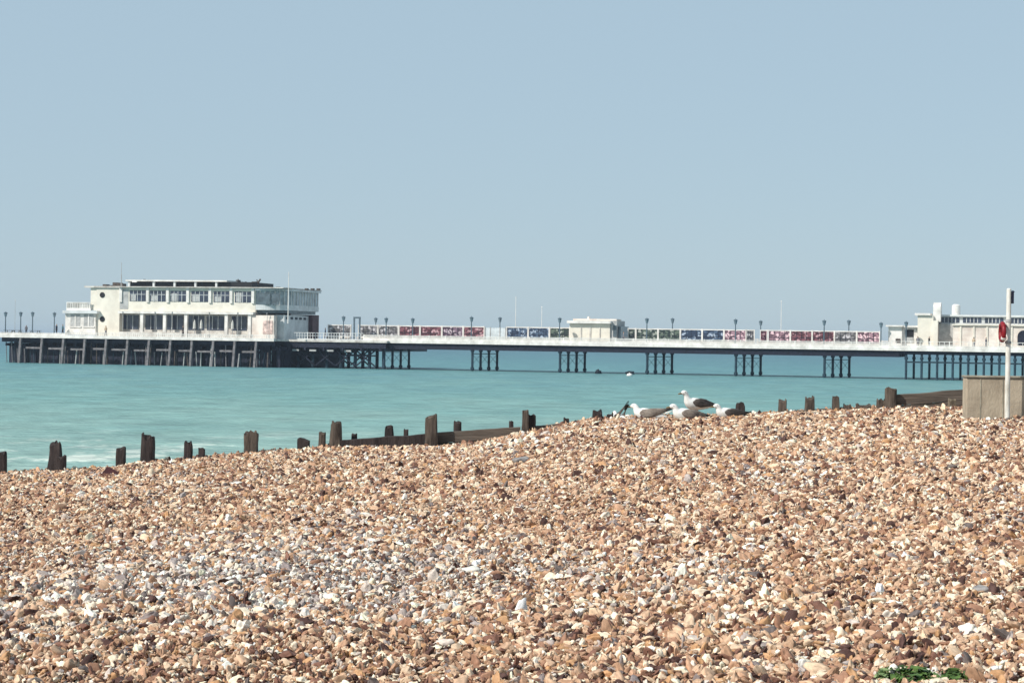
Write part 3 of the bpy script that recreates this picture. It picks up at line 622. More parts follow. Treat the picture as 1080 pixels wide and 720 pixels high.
gt = thing('gate_frame', 'dark rectangular frame standing in the gap left of the long windbreak', 'gate', (S(376, 3), 3, DECK), True)
q = MB(); q.box(S(372.6, 3), S(374, 3), 2.9, 3.1, DECK, Zz(376, 335, 3)); q.box(S(378.4, 3), S(379.8, 3), 2.9, 3.1, DECK, Zz(376, 335, 3)); q.build('post', M['lamp'], gt)
q = MB(); q.box(S(372.6, 3), S(379.8, 3), 2.88, 3.12, Zz(376, 335.8, 3), Zz(376, 334, 3)); q.build('lintel', M['lamp'], gt)
for px, py, lab in ((543.5, 314, 'tallest thin white flagpole near the navy windbreak'), (571, 324, 'shorter white flagpole above the second blue panel'), (823.5, 318, 'thin white flagpole above the red and pink windbreak'), (15.5, 317, 'hair-thin mast near the left tip of the pier')):
    t = 5.8; s0 = S(px, t); r_ = thing('flagpole', lab, 'flagpole', (s0, t, DECK), True, 'thin poles rising from the pier')
    thin = px < 100
    q = MB(); q.cyl((s0, t, DECK), (s0, t, Zz(px, py, t)), .03 if thin else .05, .02 if thin else .03, n=6); q.build('pole', M['grey'] if thin else M['white'], r_)
    q = MB(); q.cyl((s0, t, Zz(px, py, t)), (s0, t, Zz(px, py, t)+.12), .06 if thin else .1, .05, n=6); q.build('finial', M['white'], r_)
M['skin'] = mat('skin', (.45, .28, .20), .6, .1, 5)
M['hair'] = mat('hair', (.05, .03, .02), .7, .2, 8)
def cloth(c): return mat('cloth', c, .85, .12, 4)
def person(px, t, lab, top, bot, step=.12, rz=0, h=1.74):
    s0 = S(px, t); base = W(s0, t, DECK)
    me = bpy.data.meshes.new('person')
    k = h/1.74
    V = [(0,0,.95,.14,.11),(0,0,1.15,.125,.10),(0,0,1.38,.15,.10),(0,0,1.50,.055,.055),(0,.01,1.60,.085,.095),(0,.01,1.70,.07,.08),
         (.17,0,1.40,.055,.055),(.22,.03,1.14,.042,.042),(.20,.10,.90,.033,.033),(-.17,0,1.40,.055,.055),(-.22,-.03,1.14,.042,.042),(-.20,.06,.90,.033,.033),
         (.09,.0,.86,.095,.095),(.10,step*.5,.50,.062,.062),(.10,step,.08,.045,.045),(.10,step+.15,.03,.035,.03),
         (-.09,.0,.86,.095,.095),(-.10,-step*.5,.50,.062,.062),(-.10,-step,.08,.045,.045),(-.10,-step+.15,.03,.035,.03)]
    E = [(0,1),(1,2),(2,3),(3,4),(4,5),(2,6),(6,7),(7,8),(2,9),(9,10),(10,11),(0,12),(12,13),(13,14),(14,15),(0,16),(16,17),(17,18),(18,19)]
    me.from_pydata([(a*k, b_*k, c*k) for a, b_, c, _, _ in V], E, [])
    tmp = bpy.data.objects.new('person', me); C.objects.link(tmp)
    sk = tmp.modifiers.new('skin', 'SKIN'); 
    for v_, q in zip(me.skin_vertices[0].data if me.skin_vertices else [], V): v_.radius = (q[3]*k, q[4]*k)
    if not me.skin_vertices:
        bm = bmesh.new(); bm.from_mesh(me); bm.verts.layers.skin.verify(); bm.to_mesh(me); bm.free()
        for v_, q in zip(me.skin_vertices[0].data, V): v_.radius = (q[3]*k, q[4]*k)
    me.skin_vertices[0].data[0].use_root = True
    ss = tmp.modifiers.new('sub', 'SUBSURF'); ss.levels = ss.render_levels = 1
    dg = bpy.context.evaluated_depsgraph_get(); em = bpy.data.meshes.new_from_object(tmp.evaluated_get(dg))
    bpy.data.objects.remove(tmp)
    em.materials.clear()
    for m_ in (M['skin'], top, bot, M['hair']): em.materials.append(m_)
    for pgn in em.polygons:
        c = pgn.center/k
        if c.z > 1.64 or (c.z > 1.56 and c.y < -.03): pgn.material_index = 3
        elif c.z > 1.47: pgn.material_index = 0
        elif c.z > .96 and not (abs(c.x) > .19 and c.z < 1.0): pgn.material_index = 1
        elif abs(c.x) > .18 and c.z > .8: pgn.material_index = 0
        else: pgn.material_index = 2
        pgn.use_smooth = True
    em.name = 'person'
    o = bpy.data.objects.new('person', em); C.objects.link(o); o.location = base; o.rotation_euler = (0, 0, rz)
    return tag(o, lab, 'person', 'people walking on the pier')
navy, black_c, grey_c, tan_c, teal_c = cloth((.03, .04, .07)), cloth((.02, .02, .025)), cloth((.2, .2, .22)), cloth((.45, .35, .25)), cloth((.05, .12, .14))
person(59.5, -4, 'person in navy top and black trousers beside the thin lamp post left of the pavilion', navy, black_c, rz=1.2)
person(66, -3.6, 'person in dark teal coat standing against the left corner of the pavilion wing', teal_c, black_c, rz=-1.0)
person(27.5, 2, 'person in grey top standing between the second and third left lamp posts', grey_c, navy, rz=.5, h=1.55)
person(193, -4.4, 'person in black standing on the terrace in front of the pavilion windows', black_c, black_c, rz=2.0)
person(111.5, -5.0, 'person in tan top at the foot of the porthole tower', tan_c, grey_c, rz=2.6, h=1.6)
person(343, 2, 'person in navy and grey walking just right of the pavilion end wall', navy, grey_c, .2, rz=1.6)
person(657.5, 3, 'person in grey walking through the gap right of the kiosk', grey_c, navy, .2, rz=-1.5)
person(1063, -.6, 'person in teal behind the railing in front of the amusement hall', teal_c, black_c, .15, rz=1.4)
for px, lab, c_ in ((968, 'person in grey at the railing before the finned tower', grey_c), (980, 'person in black at the railing before the finned tower', black_c), (1027, 'person in tan by the railing before the hall wall, left of the pole', tan_c), (1040, 'person in navy by the railing before the hall wall, nearer the pole', navy)):
    person(px, -.7, lab, c_, grey_c, .1, rz=random.uniform(-2, 2), h=1.62)
def table_set(px, t, lab):
    s0 = S(px, t); r_ = thing('picnic_table', lab, 'table', (s0, t, DECK), True, 'tables on the pier head')
    q = MB(); q.box(s0-.8, s0+.8, t-.38, t+.38, DECK+.70, DECK+.75); q.build('table_top', M['brown'], r_)
    for y_ in (-.75, .75):
        q = MB(); q.box(s0-.8, s0+.8, t+y_-.13, t+y_+.13, DECK+.42, DECK+.46); q.build('bench', M['brown'], r_)
    for x_ in (-.55, .55):
        q = MB(); q.cyl((s0+x_, t-.7, DECK), (s0+x_, t-.2, DECK+.7), .05, n=4); q.cyl((s0+x_, t+.7, DECK), (s0+x_, t+.2, DECK+.7), .05, n=4); q.box(s0+x_-.04, s0+x_+.04, t-.85, t+.85, DECK+.36, DECK+.42); q.build('leg_frame', M['brown'], r_)
table_set(10, -1, 'brown picnic table at the extreme left tip of the pier'); table_set(17.5, -1.5, 'brown picnic table, second from the left tip'); table_set(37, -1, 'brown picnic table under the wide-headed lamp post')

# ------------------------------------------------------------------ low rocks awash in front of the pier
M['rock'] = mat('wet_rock', (.012, .02, .03), .6, .3, 1.5, bump=.5)
def rockmesh(name, c, sx_, sy_, sz_, seed, m_, lab, cat, group=None, n=14, pk=1.0):
    bm = bmesh.new(); bmesh.ops.create_icosphere(bm, subdivisions=3, radius=1)
    for v_ in bm.verts:
        nv = mnoise.noise_vector(v_.co*1.4+Vector((seed*3.1, seed, 0)))*.55; v_.co += nv; v_.co = Vector((v_.co.x*sx_, v_.co.y*sy_, v_.co.z*sz_))
    me = bpy.data.meshes.new(name); bm.to_mesh(me); bm.free(); me.shade_smooth(); me.materials.append(m_)
    o = bpy.data.objects.new(name, me); C.objects.link(o); o.location = c
    return tag(o, lab, cat, group)
def seapt(px, py):
    u, v = uv(px, py); Y = -EYE/v; return Vector((u*Y, Y, 0))
c = seapt(631, 394); rockmesh('rock', c+Vector((0, 0, .1)), .38, .38, .5, 3, M['rock'], 'small pointed dark rock sticking out of the sea under the pier neck', 'rock')
c = seapt(665, 394.5); rockmesh('rock', c+Vector((0, 0, .1)), .6, .5, .32, 5, M['rock'], 'rounded dark rock in the sea beside the white buoy', 'rock')
bu = seapt(664, 396.2); q = MB()
rings = [[(bu.x+math.cos(a)*r_, bu.y+math.sin(a)*r_, z_) for a in np.linspace(0, 2*math.pi, 12, False)] for r_, z_ in ((.05, -.2), (.3, -.1), (.38, .08), (.3, .26), (.06, .33))]
q.loft(rings); q.cyl((bu.x, bu.y, .3), (bu.x, bu.y, .42), .05, n=8); tag(q.build('buoy', M['white'], None, (bu.x, bu.y, 0), smooth=True), 'small white buoy floating in front of the rounded dark rock', 'buoy')

# ------------------------------------------------------------------ sea haze
hz = MB(); hz.box(-6500, 6500, -500, 9500, -9, 13.5)
m = bpy.data.materials.new('haze'); m.use_nodes = True; nt = m.node_tree; nt.nodes.clear()
pv_ = nt.nodes.new('ShaderNodeVolumePrincipled'); mo_ = nt.nodes.new('ShaderNodeOutputMaterial'); nt.links.new(pv_.outputs[0], mo_.inputs['Volume'])
pv_.inputs['Color'].default_value = (.68, .82, 1.0, 1); pv_.inputs['Density'].default_value = .00022; pv_.inputs['Anisotropy'].default_value = .2
ho = hz.build('haze', m); ho['kind'] = 'stuff'

# ------------------------------------------------------------------ timber groynes
def wood(name, c, d): return mat(name, c, .85, .3, 5, bump=.6, spec=.2, streak=(3, 3, .5), dirt=d, bscale=16)
M['wet'] = wood('black_timber', (.045, .034, .032), (.018, .014, .014))
M['timber'] = wood('weathered_timber', (.10, .078, .062), (.035, .026, .022))
M['palewood'] = wood('pale_timber', (.20, .165, .12), (.09, .07, .05))
M['board'] = mat('groyne_board', (.115, .092, .075), .85, .3, 3, bump=.5, spec=.2, streak=(.5, 3, 6), dirt=(.06, .048, .04), bscale=10)
def post_verts(px0, px1, py0, py1, Y, taper=.88, seed=1, skew=0, depth=None, sink=.35):
    p0, p1 = at(px0, py1, Y), at(px1, py1, Y); zt = at((px0+px1)/2, py0, Y).z; zb = p0.z-sink
    c_ = (p0.x+p1.x)/2; hw = (p1.x-p0.x)/2; hd = hw if depth is None else depth/2
    r_ = random.Random(seed); rings = []; n = 16; NL = 9
    for i_ in range(NL+2):
        f = min(1, i_/NL); z_ = zb+(zt-zb)*f; sc_ = 1-(1-taper)*max(0, f-.2)/.8
        if i_ == NL: z_ -= hw*.10
        if i_ == NL+1: sc_ *= .74
        ring = []
        for k in range(n):
            a = 2*math.pi*k/n; ca, sa = math.cos(a), math.sin(a); e_ = .38
            x_ = math.copysign(abs(ca)**e_, ca); y_ = math.copysign(abs(sa)**e_, sa)
            ph = mnoise.noise(Vector((ca*1.6+seed*5.3, sa*1.6, z_*4)))
            rr = sc_*(1+.24*ph)
            zj = z_+(mnoise.noise(Vector((ca*2+seed*9.1, sa*2, 3.3)))*hw*.9 if i_ >= NL-1 else 0)
            ring.append((c_+x_*hw*rr+skew*hw*f, Y+hd+y_*hd*rr, zj))
        rings.append(ring)
    return rings, Vector((c_, Y+hd, zb+sink))
PG = 'separate worn timber posts of the old groyne'
YG = 26.25
def solo(px0, px1, py0, py1, lab, m_='wet', taper=.88, seed=1, Y=YG, skew=0, extra=None):
    rings, base = post_verts(px0, px1, py0, py1, Y, taper, seed, skew); q = MB(); q.loft(rings)
    if extra:
        r2, _ = post_verts(*extra, Y-.05, .9, seed+1); q.loft(r2)
    o = q.build('groyne_post', M[m_], None, base, smooth=True); o.modifiers.new('es', 'EDGE_SPLIT').split_angle = R(50)
    return tag(o, lab, 'groyne post', PG)
solo(-6, 5.5, 478, 499, 'dark post cut off by the left edge of the photo', 'wet', .9, 1)
solo(49, 64, 468, 497, 'blackened post with a broken shoulder on its right side, second from the left', 'wet', .72, 2, extra=(58, 68.5, 482, 497))
solo(121, 131.5, 473, 495, 'short narrow dark post just left of the tallest left-hand post', 'wet', .85, 3)
solo(147, 161.5, 461, 492, 'tallest, thick blackened post on the left of the beach', 'wet', .9, 4)
solo(192, 202, 467, 488, 'slim reddish dark post with a tiny post to its right', 'wet', .82, 5, skew=.1)
solo(208.5, 215.5, 473, 487, 'tiny rounded post right of the slim reddish one', 'wet', .95, 6)
solo(256, 271, 457, 482, 'square brown post standing alone with a flat pale top', 'timber', .98, 7)
solo(313, 326, 464, 478, 'low wide stump left of the boarded groyne', 'wet', .92, 8)
gr = thing('groyne', 'long dark groyne of boards and posts sloping up through the middle of the beach', 'groyne', at(460, 471, YG))
def gpost(parent, px0, px1, py0, py1, m_, taper, seed, Y=YG, skew=0, lab=None):
    rings, base = post_verts(px0, px1, py0, py1, Y, taper, seed, skew); q = MB(); q.loft(rings)
    o = q.build('post', M[m_], parent, smooth=True); o.modifiers.new('es', 'EDGE_SPLIT').split_angle = R(50)
    if lab: o['label'] = lab
for a in ((335, 343.5, 457, 474, 'timber', .9, 11), (346, 361, 447, 474, 'timber', .74, 12, YG, 0, 'tapered grey post at the left end of the boards'), (369.5, 377, 457.5, 472, 'wet', .8, 13, YG+.3), (404.5, 415.5, 450.5, 472, 'wet', .8, 14, YG+.3), (425, 431, 453, 470, 'wet', .8, 15, YG+.3),
          (447, 461.5, 440, 475, 'timber', .82, 16, YG-.16, 0, 'tall post in the middle of the boards'), (477.5, 487, 445, 470, 'wet', .85, 17, YG+.3), (536.5, 541.5, 444.5, 460, 'wet', .9, 18, YG+.3),
          (549.5, 558.5, 434, 460, 'timber', .75, 19, YG-.16, 0, 'taller half of the split post'), (556, 565.5, 438, 460, 'wet', .85, 20, YG-.1), (594, 600.5, 441, 455, 'wet', .9, 21), (606, 610, 443.5, 452, 'wet', .9, 22)): gpost(gr, *a)
def boards(parent, tops, bot, Y, n, name='board', th=.08, m_='board'):
    for k in range(n):
        q = MB(); rings = []
        for px, py in tops:
            p_ = at(px, py, Y); hh = .15
            zt = p_.z-k*hh-.006*(k > 0)+mnoise.noise(Vector((px*.05, k*4.4, 1)))*.012; zb_ = p_.z-(k+1)*hh; y_ = Y+mnoise.noise(Vector((px*.03, k*7.7, 5)))*.02
            rings.append([(p_.x, y_, zb_), (p_.x, y_, zt-.01), (p_.x, y_+.012, zt), (p_.x, y_+th-.012, zt), (p_.x, y_+th, zt-.01), (p_.x, y_+th, zb_)])
        q.loft(rings); q.build(name, M[m_], parent)
def interp(pts, n):
    xs_ = np.linspace(pts[0][0], pts[-1][0], n); return [(x, float(np.interp(x, [p[0] for p in pts], [p[1] for p in pts]))) for x in xs_]
boards(gr, interp([(358, 464), (400, 461), (448, 457.5)], 12), 0, YG+.02, 3, m_='wet')
boards(gr, interp([(449, 457), (500, 453.3), (549, 450)], 12), 0, YG+.03, 3)
boards(gr, interp([(550, 449.5), (575, 448), (599, 446)], 8), 0, YG+.02, 2)
for a in ((624.5, 635.5, 434, 444, 'dark stump just left of the leftmost gull', 31), (640, 647, 437, 444, 'very low dark stump beside the leftmost gull', 32), (776.5, 786, 426, 440, 'dark square stump touching the tail of the rightmost gull', 33)):
    solo(*a[:4], a[4], 'wet', .95, a[5])
solo(821, 830.5, 423, 438, 'dark short post right of the gulls, first of three', 'timber', .88, 34)
r_ = thing('groyne', 'half-buried groyne stub of one broad post and a sliver of board, right of the gulls', 'groyne', at(855, 434, YG))
gpost(r_, 849, 860, 420, 438, 'timber', .85, 35); boards(r_, interp([(838, 433), (855, 432), (872, 430.5)], 5), 0, YG+.03, 1)
solo(877.5, 886.5, 419, 436, 'slim post with a pointed top, last of the three right of the gulls', 'timber', .7, 36)
solo(890, 899, 427.8, 436, 'flat weathered stump poking out of the shingle, left of the block', 'timber', .9, 37)
solo(904, 921, 429, 436, 'long low stump nearly buried beside the right groyne', 'timber', .95, 38)
g2 = thing('groyne', 'brown plank groyne with a square end post running behind the concrete wall', 'groyne', at(980, 429, YG))
gpost(g2, 934.5, 946.5, 409.5, 434, 'timber', .95, 41, YG-.1, 0, 'square end post'); gpost(g2, 925.5, 936, 421, 434, 'timber', .95, 42)
boards(g2, interp([(946, 416), (985, 413.5), (1004, 411), (1050, 409.5)], 14), 0, YG+.02, 3)
gpost(g2, 1000.5, 1008.5, 421, 433, 'palewood', .95, 43, YG-.2)

# ------------------------------------------------------------------ concrete wall, pole and life ring
YW = 24.2
M['conc'] = mat('concrete', (.42, .355, .27), .85, .12, 3.2, bump=.35, spec=.2, bscale=40, dirt=(.27, .22, .165), streak=(1, 1, .5))
M['conc2'] = mat('concrete_cap', (.36, .33, .26), .85, .2, 3, bump=.4, dirt=(.17, .15, .12), bscale=20)
a_, b_ = at(1019, 440, YW), at(1150, 440, YW); zt = at(1040, 398.6, YW).z; zc = at(1040, 396, YW).z
wr = thing('concrete_wall', 'low weathered beige concrete wall with a thin capping at the right edge', 'wall', Vector((a_.x, YW, a_.z)))
q = MB(); nn = 24; rings = []
q.box(a_.x, b_.x+3, YW, YW+.22, a_.z-.6, zt); o = q.build('wall_body', M['conc'], wr, bevel=.015)
q = MB(); q.box(a_.x-.012, b_.x+3, YW-.02, YW+.24, zt+.002, zc); q.build('capping', M['conc2'], wr, bevel=.01)
q = MB(); jx = at(1057, 420, YW).x
for px in (1034, 1057.5): q.box(at(px, 420, YW).x-.006, at(px, 420, YW).x+.006, YW-.006, YW+.01, a_.z-.5, zt-.01)
q.build('joint', M['conc2'], wr)
YP = 24.0
M['polew'] = mat('pole_paint', (.72, .71, .66), .5, .08, 6, dirt=(.45, .42, .36), streak=(2, 2, .6))
p0, p1 = at(1062.2, 440, YP), at(1063.6, 305, YP)
pr = thing('pole', 'tall slim white pole with a dark bracket at its top, before the concrete wall', 'pole', Vector((p0.x, YP, p0.z)))
q = MB(); q.cyl((p0.x, YP, p0.z-.4), (p0.x, YP, p1.z), .034, .030, n=14); q.cyl((p0.x, YP, p1.z), (p0.x, YP, p1.z+.012), .030, .02, n=14); q.build('shaft', M['polew'], pr, smooth=False)
q = MB(); z1 = at(1066, 308, YP).z; z2 = at(1066, 320, YP).z; q.box(p0.x+.032, p0.x+.058, YP-.03, YP+.03, z2, z1); q.cyl((p0.x+.05, YP, z1), (p0.x+.05, YP, z1+.02), .03, .01, n=8); q.box(p0.x+.01, p0.x+.05, YP-.02, YP+.02, (z1+z2)/2-.02, (z1+z2)/2+.02); q.build('bracket', M['dark'], pr)
q = MB()
for py in (338, 361): z_ = at(1060, py, YP).z; q.cyl((p0.x, YP, z_-.018), (p0.x, YP, z_+.018), .040, n=14)
q.build('band', M['grey'], pr)
M['ringred'] = mat('ring_red', (.23, .010, .016), .45, .1, 8); 
lr = thing('life_ring', 'red life ring seen edge-on, hung on the left of the white pole', 'life ring', Vector((p0.x-.085, YP, at(1056, 361, YP).z)))
zc_ = (at(1056, 338.5, YP).z+at(1056, 361.5, YP).z)/2; RR = (at(1056, 338.5, YP).z-at(1056, 361.5, YP).z)/2-.033; cxr = p0.x-.078
def ringseg(a0, a1, rr, r_in, n=10, m=12):
    rings = []
    for i_ in range(n+1):
        a = a0+(a1-a0)*i_/n; cc = Vector((cxr+math.cos(a)*R0_x, YP+math.cos(a)*R0_y, zc_+math.sin(a)*rr))
        rad = Vector((R0_x/rr*math.cos(a), R0_y/rr*math.cos(a), math.sin(a))).normalized(); axis = Vector((-R0_y, R0_x, 0)).normalized()
        rings.append([cc+rad*math.cos(b2)*r_in+axis*math.sin(b2)*r_in for b2 in np.linspace(0, 2*math.pi, m, False)])
    return rings
R0_x, R0_y = RR*.06, RR*.99
q = MB(); q.loft(ringseg(0, 2*math.pi, RR, .030, 40)); q.build('ring', M['ringred'], lr, smooth=True)
for k in range(4):
    q = MB(); a = math.pi/4+k*math.pi/2; q.loft(ringseg(a-.16, a+.16, RR, .033, 4)); q.build('band', M['white'] if k in (2,) else M['ringred'], lr, smooth=True)
q = MB(); q.box(p0.x-.09, p0.x-.02, YP-.015, YP+.015, zc_+RR-.05, zc_+RR-.02); q.box(p0.x-.09, p0.x-.02, YP-.015, YP+.015, zc_-RR+.02, zc_-RR+.05); q.build('hook', M['ringred'], lr)

# ------------------------------------------------------------------ gulls
M['gwhite'] = mat('white_feathers', (.80, .79, .76), .8, .05, 20, dirt=(.66, .64, .60))
M['gbrown'] = mat('brown_wing', (.085, .070, .062), .8, .35, 28, dirt=(.035, .028, .026), streak=(.6, 2, 1.5))
M['ggrey'] = mat('grey_wing', (.23, .195, .165), .8, .2, 24, dirt=(.08, .062, .055), streak=(.6, 2, 1.5))
M['gdark'] = mat('dark_primaries', (.02, .018, .018), .7, .3, 20)
M['bill'] = mat('bill', (.22, .16, .08), .5, .2, 20); M['leg'] = mat('gull_leg', (.40, .24, .20), .6, .1, 20)
def oval(c, tng, h, w_, n=14):
    t_ = Vector(tng).normalized(); up = Vector((-t_.z, 0, t_.x)); side = Vector((0, 1, 0))
    return [Vector(c)+up*math.sin(a)*h+side*math.cos(a)*w_ for a in np.linspace(0, 2*math.pi, n, False)]
def gull(px, py, Y, rz, sc_, pose, wing, lab, tailup=0, headdown=0):
    p_ = at(px, py, Y); 
    r_ = thing('gull', lab, 'gull', (0, 0, 0), group='gulls resting on the crest of the shingle')
    sp = [(-.25, .215, .008, .012), (-.20, .222, .030, .034), (-.13, .232, .055, .060), (-.05, .238, .074, .078), (.03, .242, .083, .084), (.09, .252, .078, .074)]
    if pose == 'stand': sp += [(.125, .285, .055, .052), (.138, .325, .036, .035), (.146, .355, .033, .032), (.160, .378, .036, .034), (.182, .384, .033, .030), (.203, .378, .022, .020), (.215, .373, .010, .010)]; hd = Vector((.160, 0, .385)); bl = Vector((.208, 0, .372)); dz = 0
    else: sp += [(.125, .275, .058, .056), (.138, .300, .042, .042), (.145, .322, .037, .037), (.160, .340, .038, .036), (.182, .345, .033, .030), (.203, .338, .022, .020), (.215, .333, .010, .010)]; hd = Vector((.160, 0, .347)); bl = Vector((.208, 0, .332)); dz = -.155
    rings = []
    for i_, (x_, z_, h_, w_) in enumerate(sp):
        a_ = sp[max(0, i_-1)]; b_ = sp[min(len(sp)-1, i_+1)]; rings.append(oval((x_, 0, z_+dz), (b_[0]-a_[0], 0, b_[1]-a_[1]), h_, w_))
    q = MB(); q.loft(rings); bd = q.build('body', M['gwhite'], r_, smooth=True); bd.modifiers.new('s', 'SUBSURF').levels = 1
    for sd in (-1, 1):
        q = MB(); wr_ = []
        for x_, z_, h_, o_ in ((.085, .262, .012, .066), (.05, .262, .045, .080), (-.02, .258, .060, .084), (-.10, .255, .050, .068), (-.17, .246, .034, .044), (-.24, .238, .020, .022)):
            z_ += dz+tailup*max(0, -x_-.05)
            wr_.append([Vector((x_, sd*o_, z_))+Vector((0, math.cos(a)*.012*sd, math.sin(a)*h_)) for a in np.linspace(0, 2*math.pi, 10, False)])
        q.loft(wr_); wg = q.build('wing', M[wing], r_, smooth=True)
        q = MB(); wr_ = []
        for x_, z_, h_, o_ in ((-.20, .242, .020, .036), (-.27, .236, .015, .020), (-.33, .232, .004, .010)):
            z_ += dz+tailup*max(0, -x_-.05); wr_.append([Vector((x_, sd*o_, z_))+Vector((0, math.cos(a)*.008*sd, math.sin(a)*h_)) for a in np.linspace(0, 2*math.pi, 8, False)])
        q.loft(wr_); q.build('wing_tip', M['gdark'], wg, smooth=True)
        e_ = hd+Vector((.014, sd*.029, .003+dz)); q = MB(); q.cyl(e_-Vector((0, sd*.004, 0)), e_+Vector((0, sd*.004, 0)), .006, .004, n=8); q.build('eye', M['gdark'], r_)
    q = MB(); tz = .213+dz
    q.loft([[(-.22, y_, tz+.012+tailup*.15), (-.22, -y_, tz+.012+tailup*.15), (-.22, -y_, tz-.006+tailup*.15), (-.22, y_, tz-.006+tailup*.15)] if k == 0 else [(-.305, y_*1.5, tz-.002+tailup*.24), (-.305, -y_*1.5, tz-.002+tailup*.24), (-.305, -y_*1.5, tz-.008+tailup*.24), (-.305, y_*1.5, tz-.008+tailup*.24)] for k, y_ in enumerate((.03, .03))]); q.build('tail', M['gdark'] if wing == 'gbrown' else M['gwhite'], r_)
    bl.z += dz; q = MB(); q.loft([oval(bl+Vector((0, 0, 0)), (1, 0, -.1), .011, .008, 8), oval(bl+Vector((.025, 0, -.002)), (1, 0, -.1), .010, .007, 8), oval(bl+Vector((.045, 0, -.006)), (1, 0, -.5), .008, .005, 8), oval(bl+Vector((.054, 0, -.013)), (1, 0, -1), .002, .002, 8)]); q.build('bill', M['bill'], r_, smooth=True)
    if pose == 'stand':
        for sd in (-1, 1):
            q = MB(); q.cyl((.0, sd*.032, .175), (-.005, sd*.035, .09), .009, .006, n=8); q.cyl((-.005, sd*.035, .09), (.008, sd*.035, .0), .006, .006, n=8)
            q.add([(.005, sd*.035, .012), (.06, sd*.035-.028, .002), (.065, sd*.035, .004), (.06, sd*.035+.028, .002), (-.01, sd*.035, .002)], [(0, 1, 2), (0, 2, 3), (4, 1, 0), (4, 0, 3)]); q.build('leg', M['leg'], r_)
    g_ = float(terr(p_.x, Y))+.03
    r_.location = (p_.x, Y, g_-.035 if pose == 'sit' else g_-.095); r_.rotation_euler = (0, 0, rz); r_.scale = (sc_, sc_, sc_)
    return r_
gull(734, 434, 26.1, R(206), 1.14, 'stand', 'gbrown', 'standing white-headed gull with dark brown wings, highest of the group')
gull(683, 438, 25.8, R(166), 1.14, 'sit', 'ggrey', 'sitting gull with mottled grey wings and raised dark wing tips, left of the standing gull', tailup=.35)
gull(724, 439, 25.6, R(196), 1.16, 'sit', 'ggrey', 'sitting gull with upright white head directly below the standing gull')
gull(768, 439, 25.7, R(202), 1.08, 'sit', 'gbrown', 'sitting dark-winged gull with white head, rightmost of the group', tailup=.1)
gull(653, 439.5, 26.0, R(122), .66, 'sit', 'gbrown', 'small leftmost gull half hidden by the crest, its dark wing tips held up', tailup=1.3)

# ------------------------------------------------------------------ odds and ends on the shingle
def ground_at(px, py):
    u, v = uv(px, py); Y = 8.0
    while Y < 27.5:
        if EYE+v*Y <= float(terr(u*Y, Y)): break
        Y += .02
    return Vector((u*Y, Y, float(terr(u*Y, Y))))
M['reddark'] = mat('dark_red_wood', (.06, .012, .015), .7, .3, 6, bump=.3); M['gstone'] = mat('grey_cobble', (.30, .28, .27), .7, .25, 8, bump=.4); M['wstone'] = mat('white_chalk', (.72, .68, .60), .8, .1, 8, bump=.4)
c = ground_at(117, 505)+Vector((0, 0, .055)); q = MB()
q.add([(c.x-.14, c.y, c.z), (c.x+.15, c.y-.02, c.z+.01), (c.x-.06, c.y+.02, c.z+.11), (c.x-.10, c.y+.14, c.z), (c.x+.12, c.y+.13, c.z), (c.x-.04, c.y+.14, c.z+.09)], [(0, 1, 2), (3, 5, 4), (0, 2, 5, 3), (1, 4, 5, 2), (0, 3, 4, 1)])
tag(q.build('driftwood', M['reddark'], None, (c.x, c.y, c.z), bevel=.01), 'dark red triangular wedge of wood lying on the shingle at the left', 'driftwood')
for px, py, sz, m_, lab in ((550, 490, .085, 'gstone', 'large grey cobble lying below the split groyne post'), (862, 592, .05, 'wstone', 'flat white stone at the right centre of the shingle'), (497, 607, .06, 'wstone', 'white stone at the middle of the shingle'), (1035, 628, .055, 'gstone', 'grey and white cobble low at the right edge'), (130, 598, .05, 'wstone', 'bright white stone among grey pebbles at the left'), (348, 634, .055, 'wstone', 'curved white stone at the lower left of the middle'), (52, 636, .05, 'gstone', 'purple grey cobble at the lower left')):
    c = ground_at(px, py); rockmesh('cobble', c+Vector((0, 0, sz*.5)), sz*1.2, sz, sz*.6, px*.37, M[m_], lab, 'stone', 'larger stones lying on the shingle')
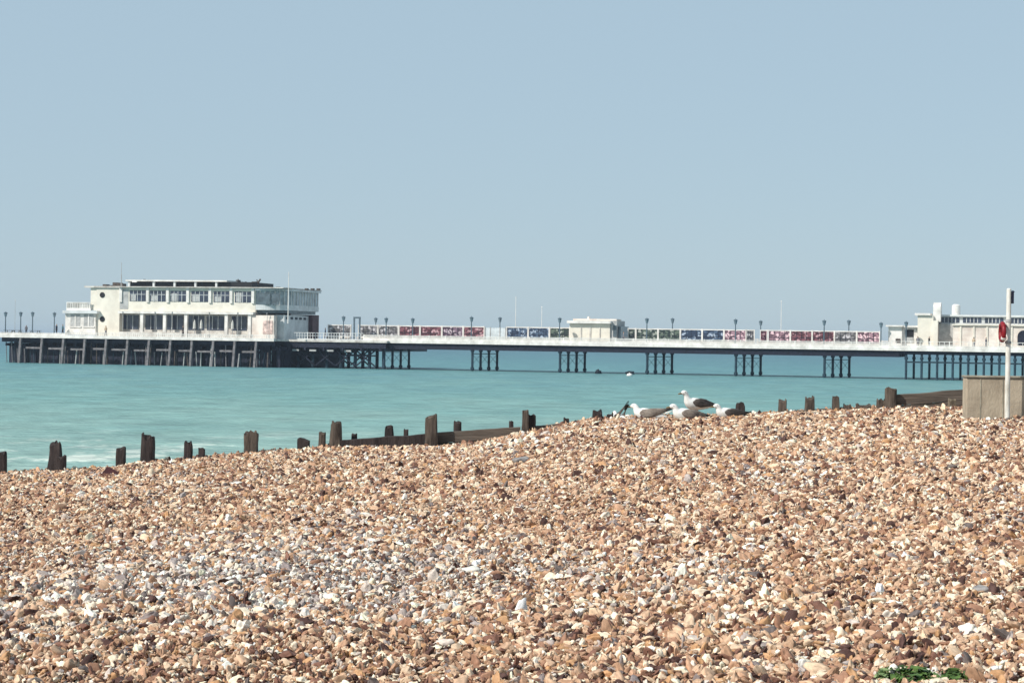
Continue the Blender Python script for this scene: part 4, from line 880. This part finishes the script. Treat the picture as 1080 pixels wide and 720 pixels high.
# sea kale at the bottom edge
def leafmat(name, c, d):
    m = mat(name, c, .6, .2, 14, dirt=d); m.node_tree.nodes['Principled BSDF'].inputs['Transmission Weight'].default_value = 0; return m
M['leaf'] = leafmat('leaf_green', (.085, .15, .035), (.03, .06, .014)); M['leafpale'] = leafmat('leaf_pale', (.28, .36, .17), (.14, .22, .08)); M['stalk'] = leafmat('stalk_green', (.16, .20, .08), (.1, .12, .05))
def plant(px, py, wd, hgt, n, m_, lab, seed):
    c = ground_at(px, 719); Y = c.y-.12; u, v = uv(px, py); c = Vector((u*Y, Y, float(terr(u*Y, Y)))); ztop = EYE+v*Y
    hgt = max(ztop-c.z, .08); r2 = random.Random(seed)
    r_ = thing('beach_plant', lab, 'plant', c, group='green plants at the bottom edge of the beach')
    lf = MB(); sk_ = MB()
    for k in range(n):
        a = r2.uniform(0, 6.283); rad = wd*math.sqrt(r2.random()); h_ = hgt*(1-.45*(rad/wd))*r2.uniform(.3, 1.0)
        base = c+Vector((math.cos(a)*rad*.3, math.sin(a)*rad*.3, -.01)); tip = c+Vector((math.cos(a)*rad, math.sin(a)*rad, h_))
        mid = base.lerp(tip, .5)+Vector((0, 0, .02)); sk_.cyl(base, mid, .003, .002, n=5)
        dr = (tip-mid).normalized(); sd = dr.cross(Vector((0, 0, 1))).normalized() if abs(dr.z) < .99 else Vector((1, 0, 0)); wl_ = r2.uniform(.014, .036); up = sd.cross(dr)
        L_ = []
        for f, ww in ((0, .15), (.25, .8), (.5, 1.0), (.75, .75), (1, .08)):
            p_ = mid.lerp(tip, f)+up*(.012*math.sin(f*3.1))+Vector((0, 0, -.02*f*f)); cr_ = .006*math.sin(f*14+k)
            L_.append([p_-sd*wl_*ww+up*(.006+cr_), p_, p_+sd*wl_*ww+up*(.006-cr_)])
        vs = [x for t3 in L_ for x in t3]; lf.add(vs, [(i_*3+j_, i_*3+j_+1, i_*3+j_+4, i_*3+j_+3) for i_ in range(4) for j_ in range(2)])
    o = lf.build('leaves', M[m_], r_, smooth=True); sk_.build('stalks', M['stalk'], r_)
plant(930, 694, .045, .2, 40, 'leafpale', 'pale green upright plant tip at the bottom edge, left of the dark clumps', 1)
plant(960, 693, .17, .14, 130, 'leaf', 'wide dark green leafy clump at the bottom edge', 2)
plant(1006, 695, .085, .14, 70, 'leaf', 'small dark green clump at the bottom edge, right of the wide one', 3)
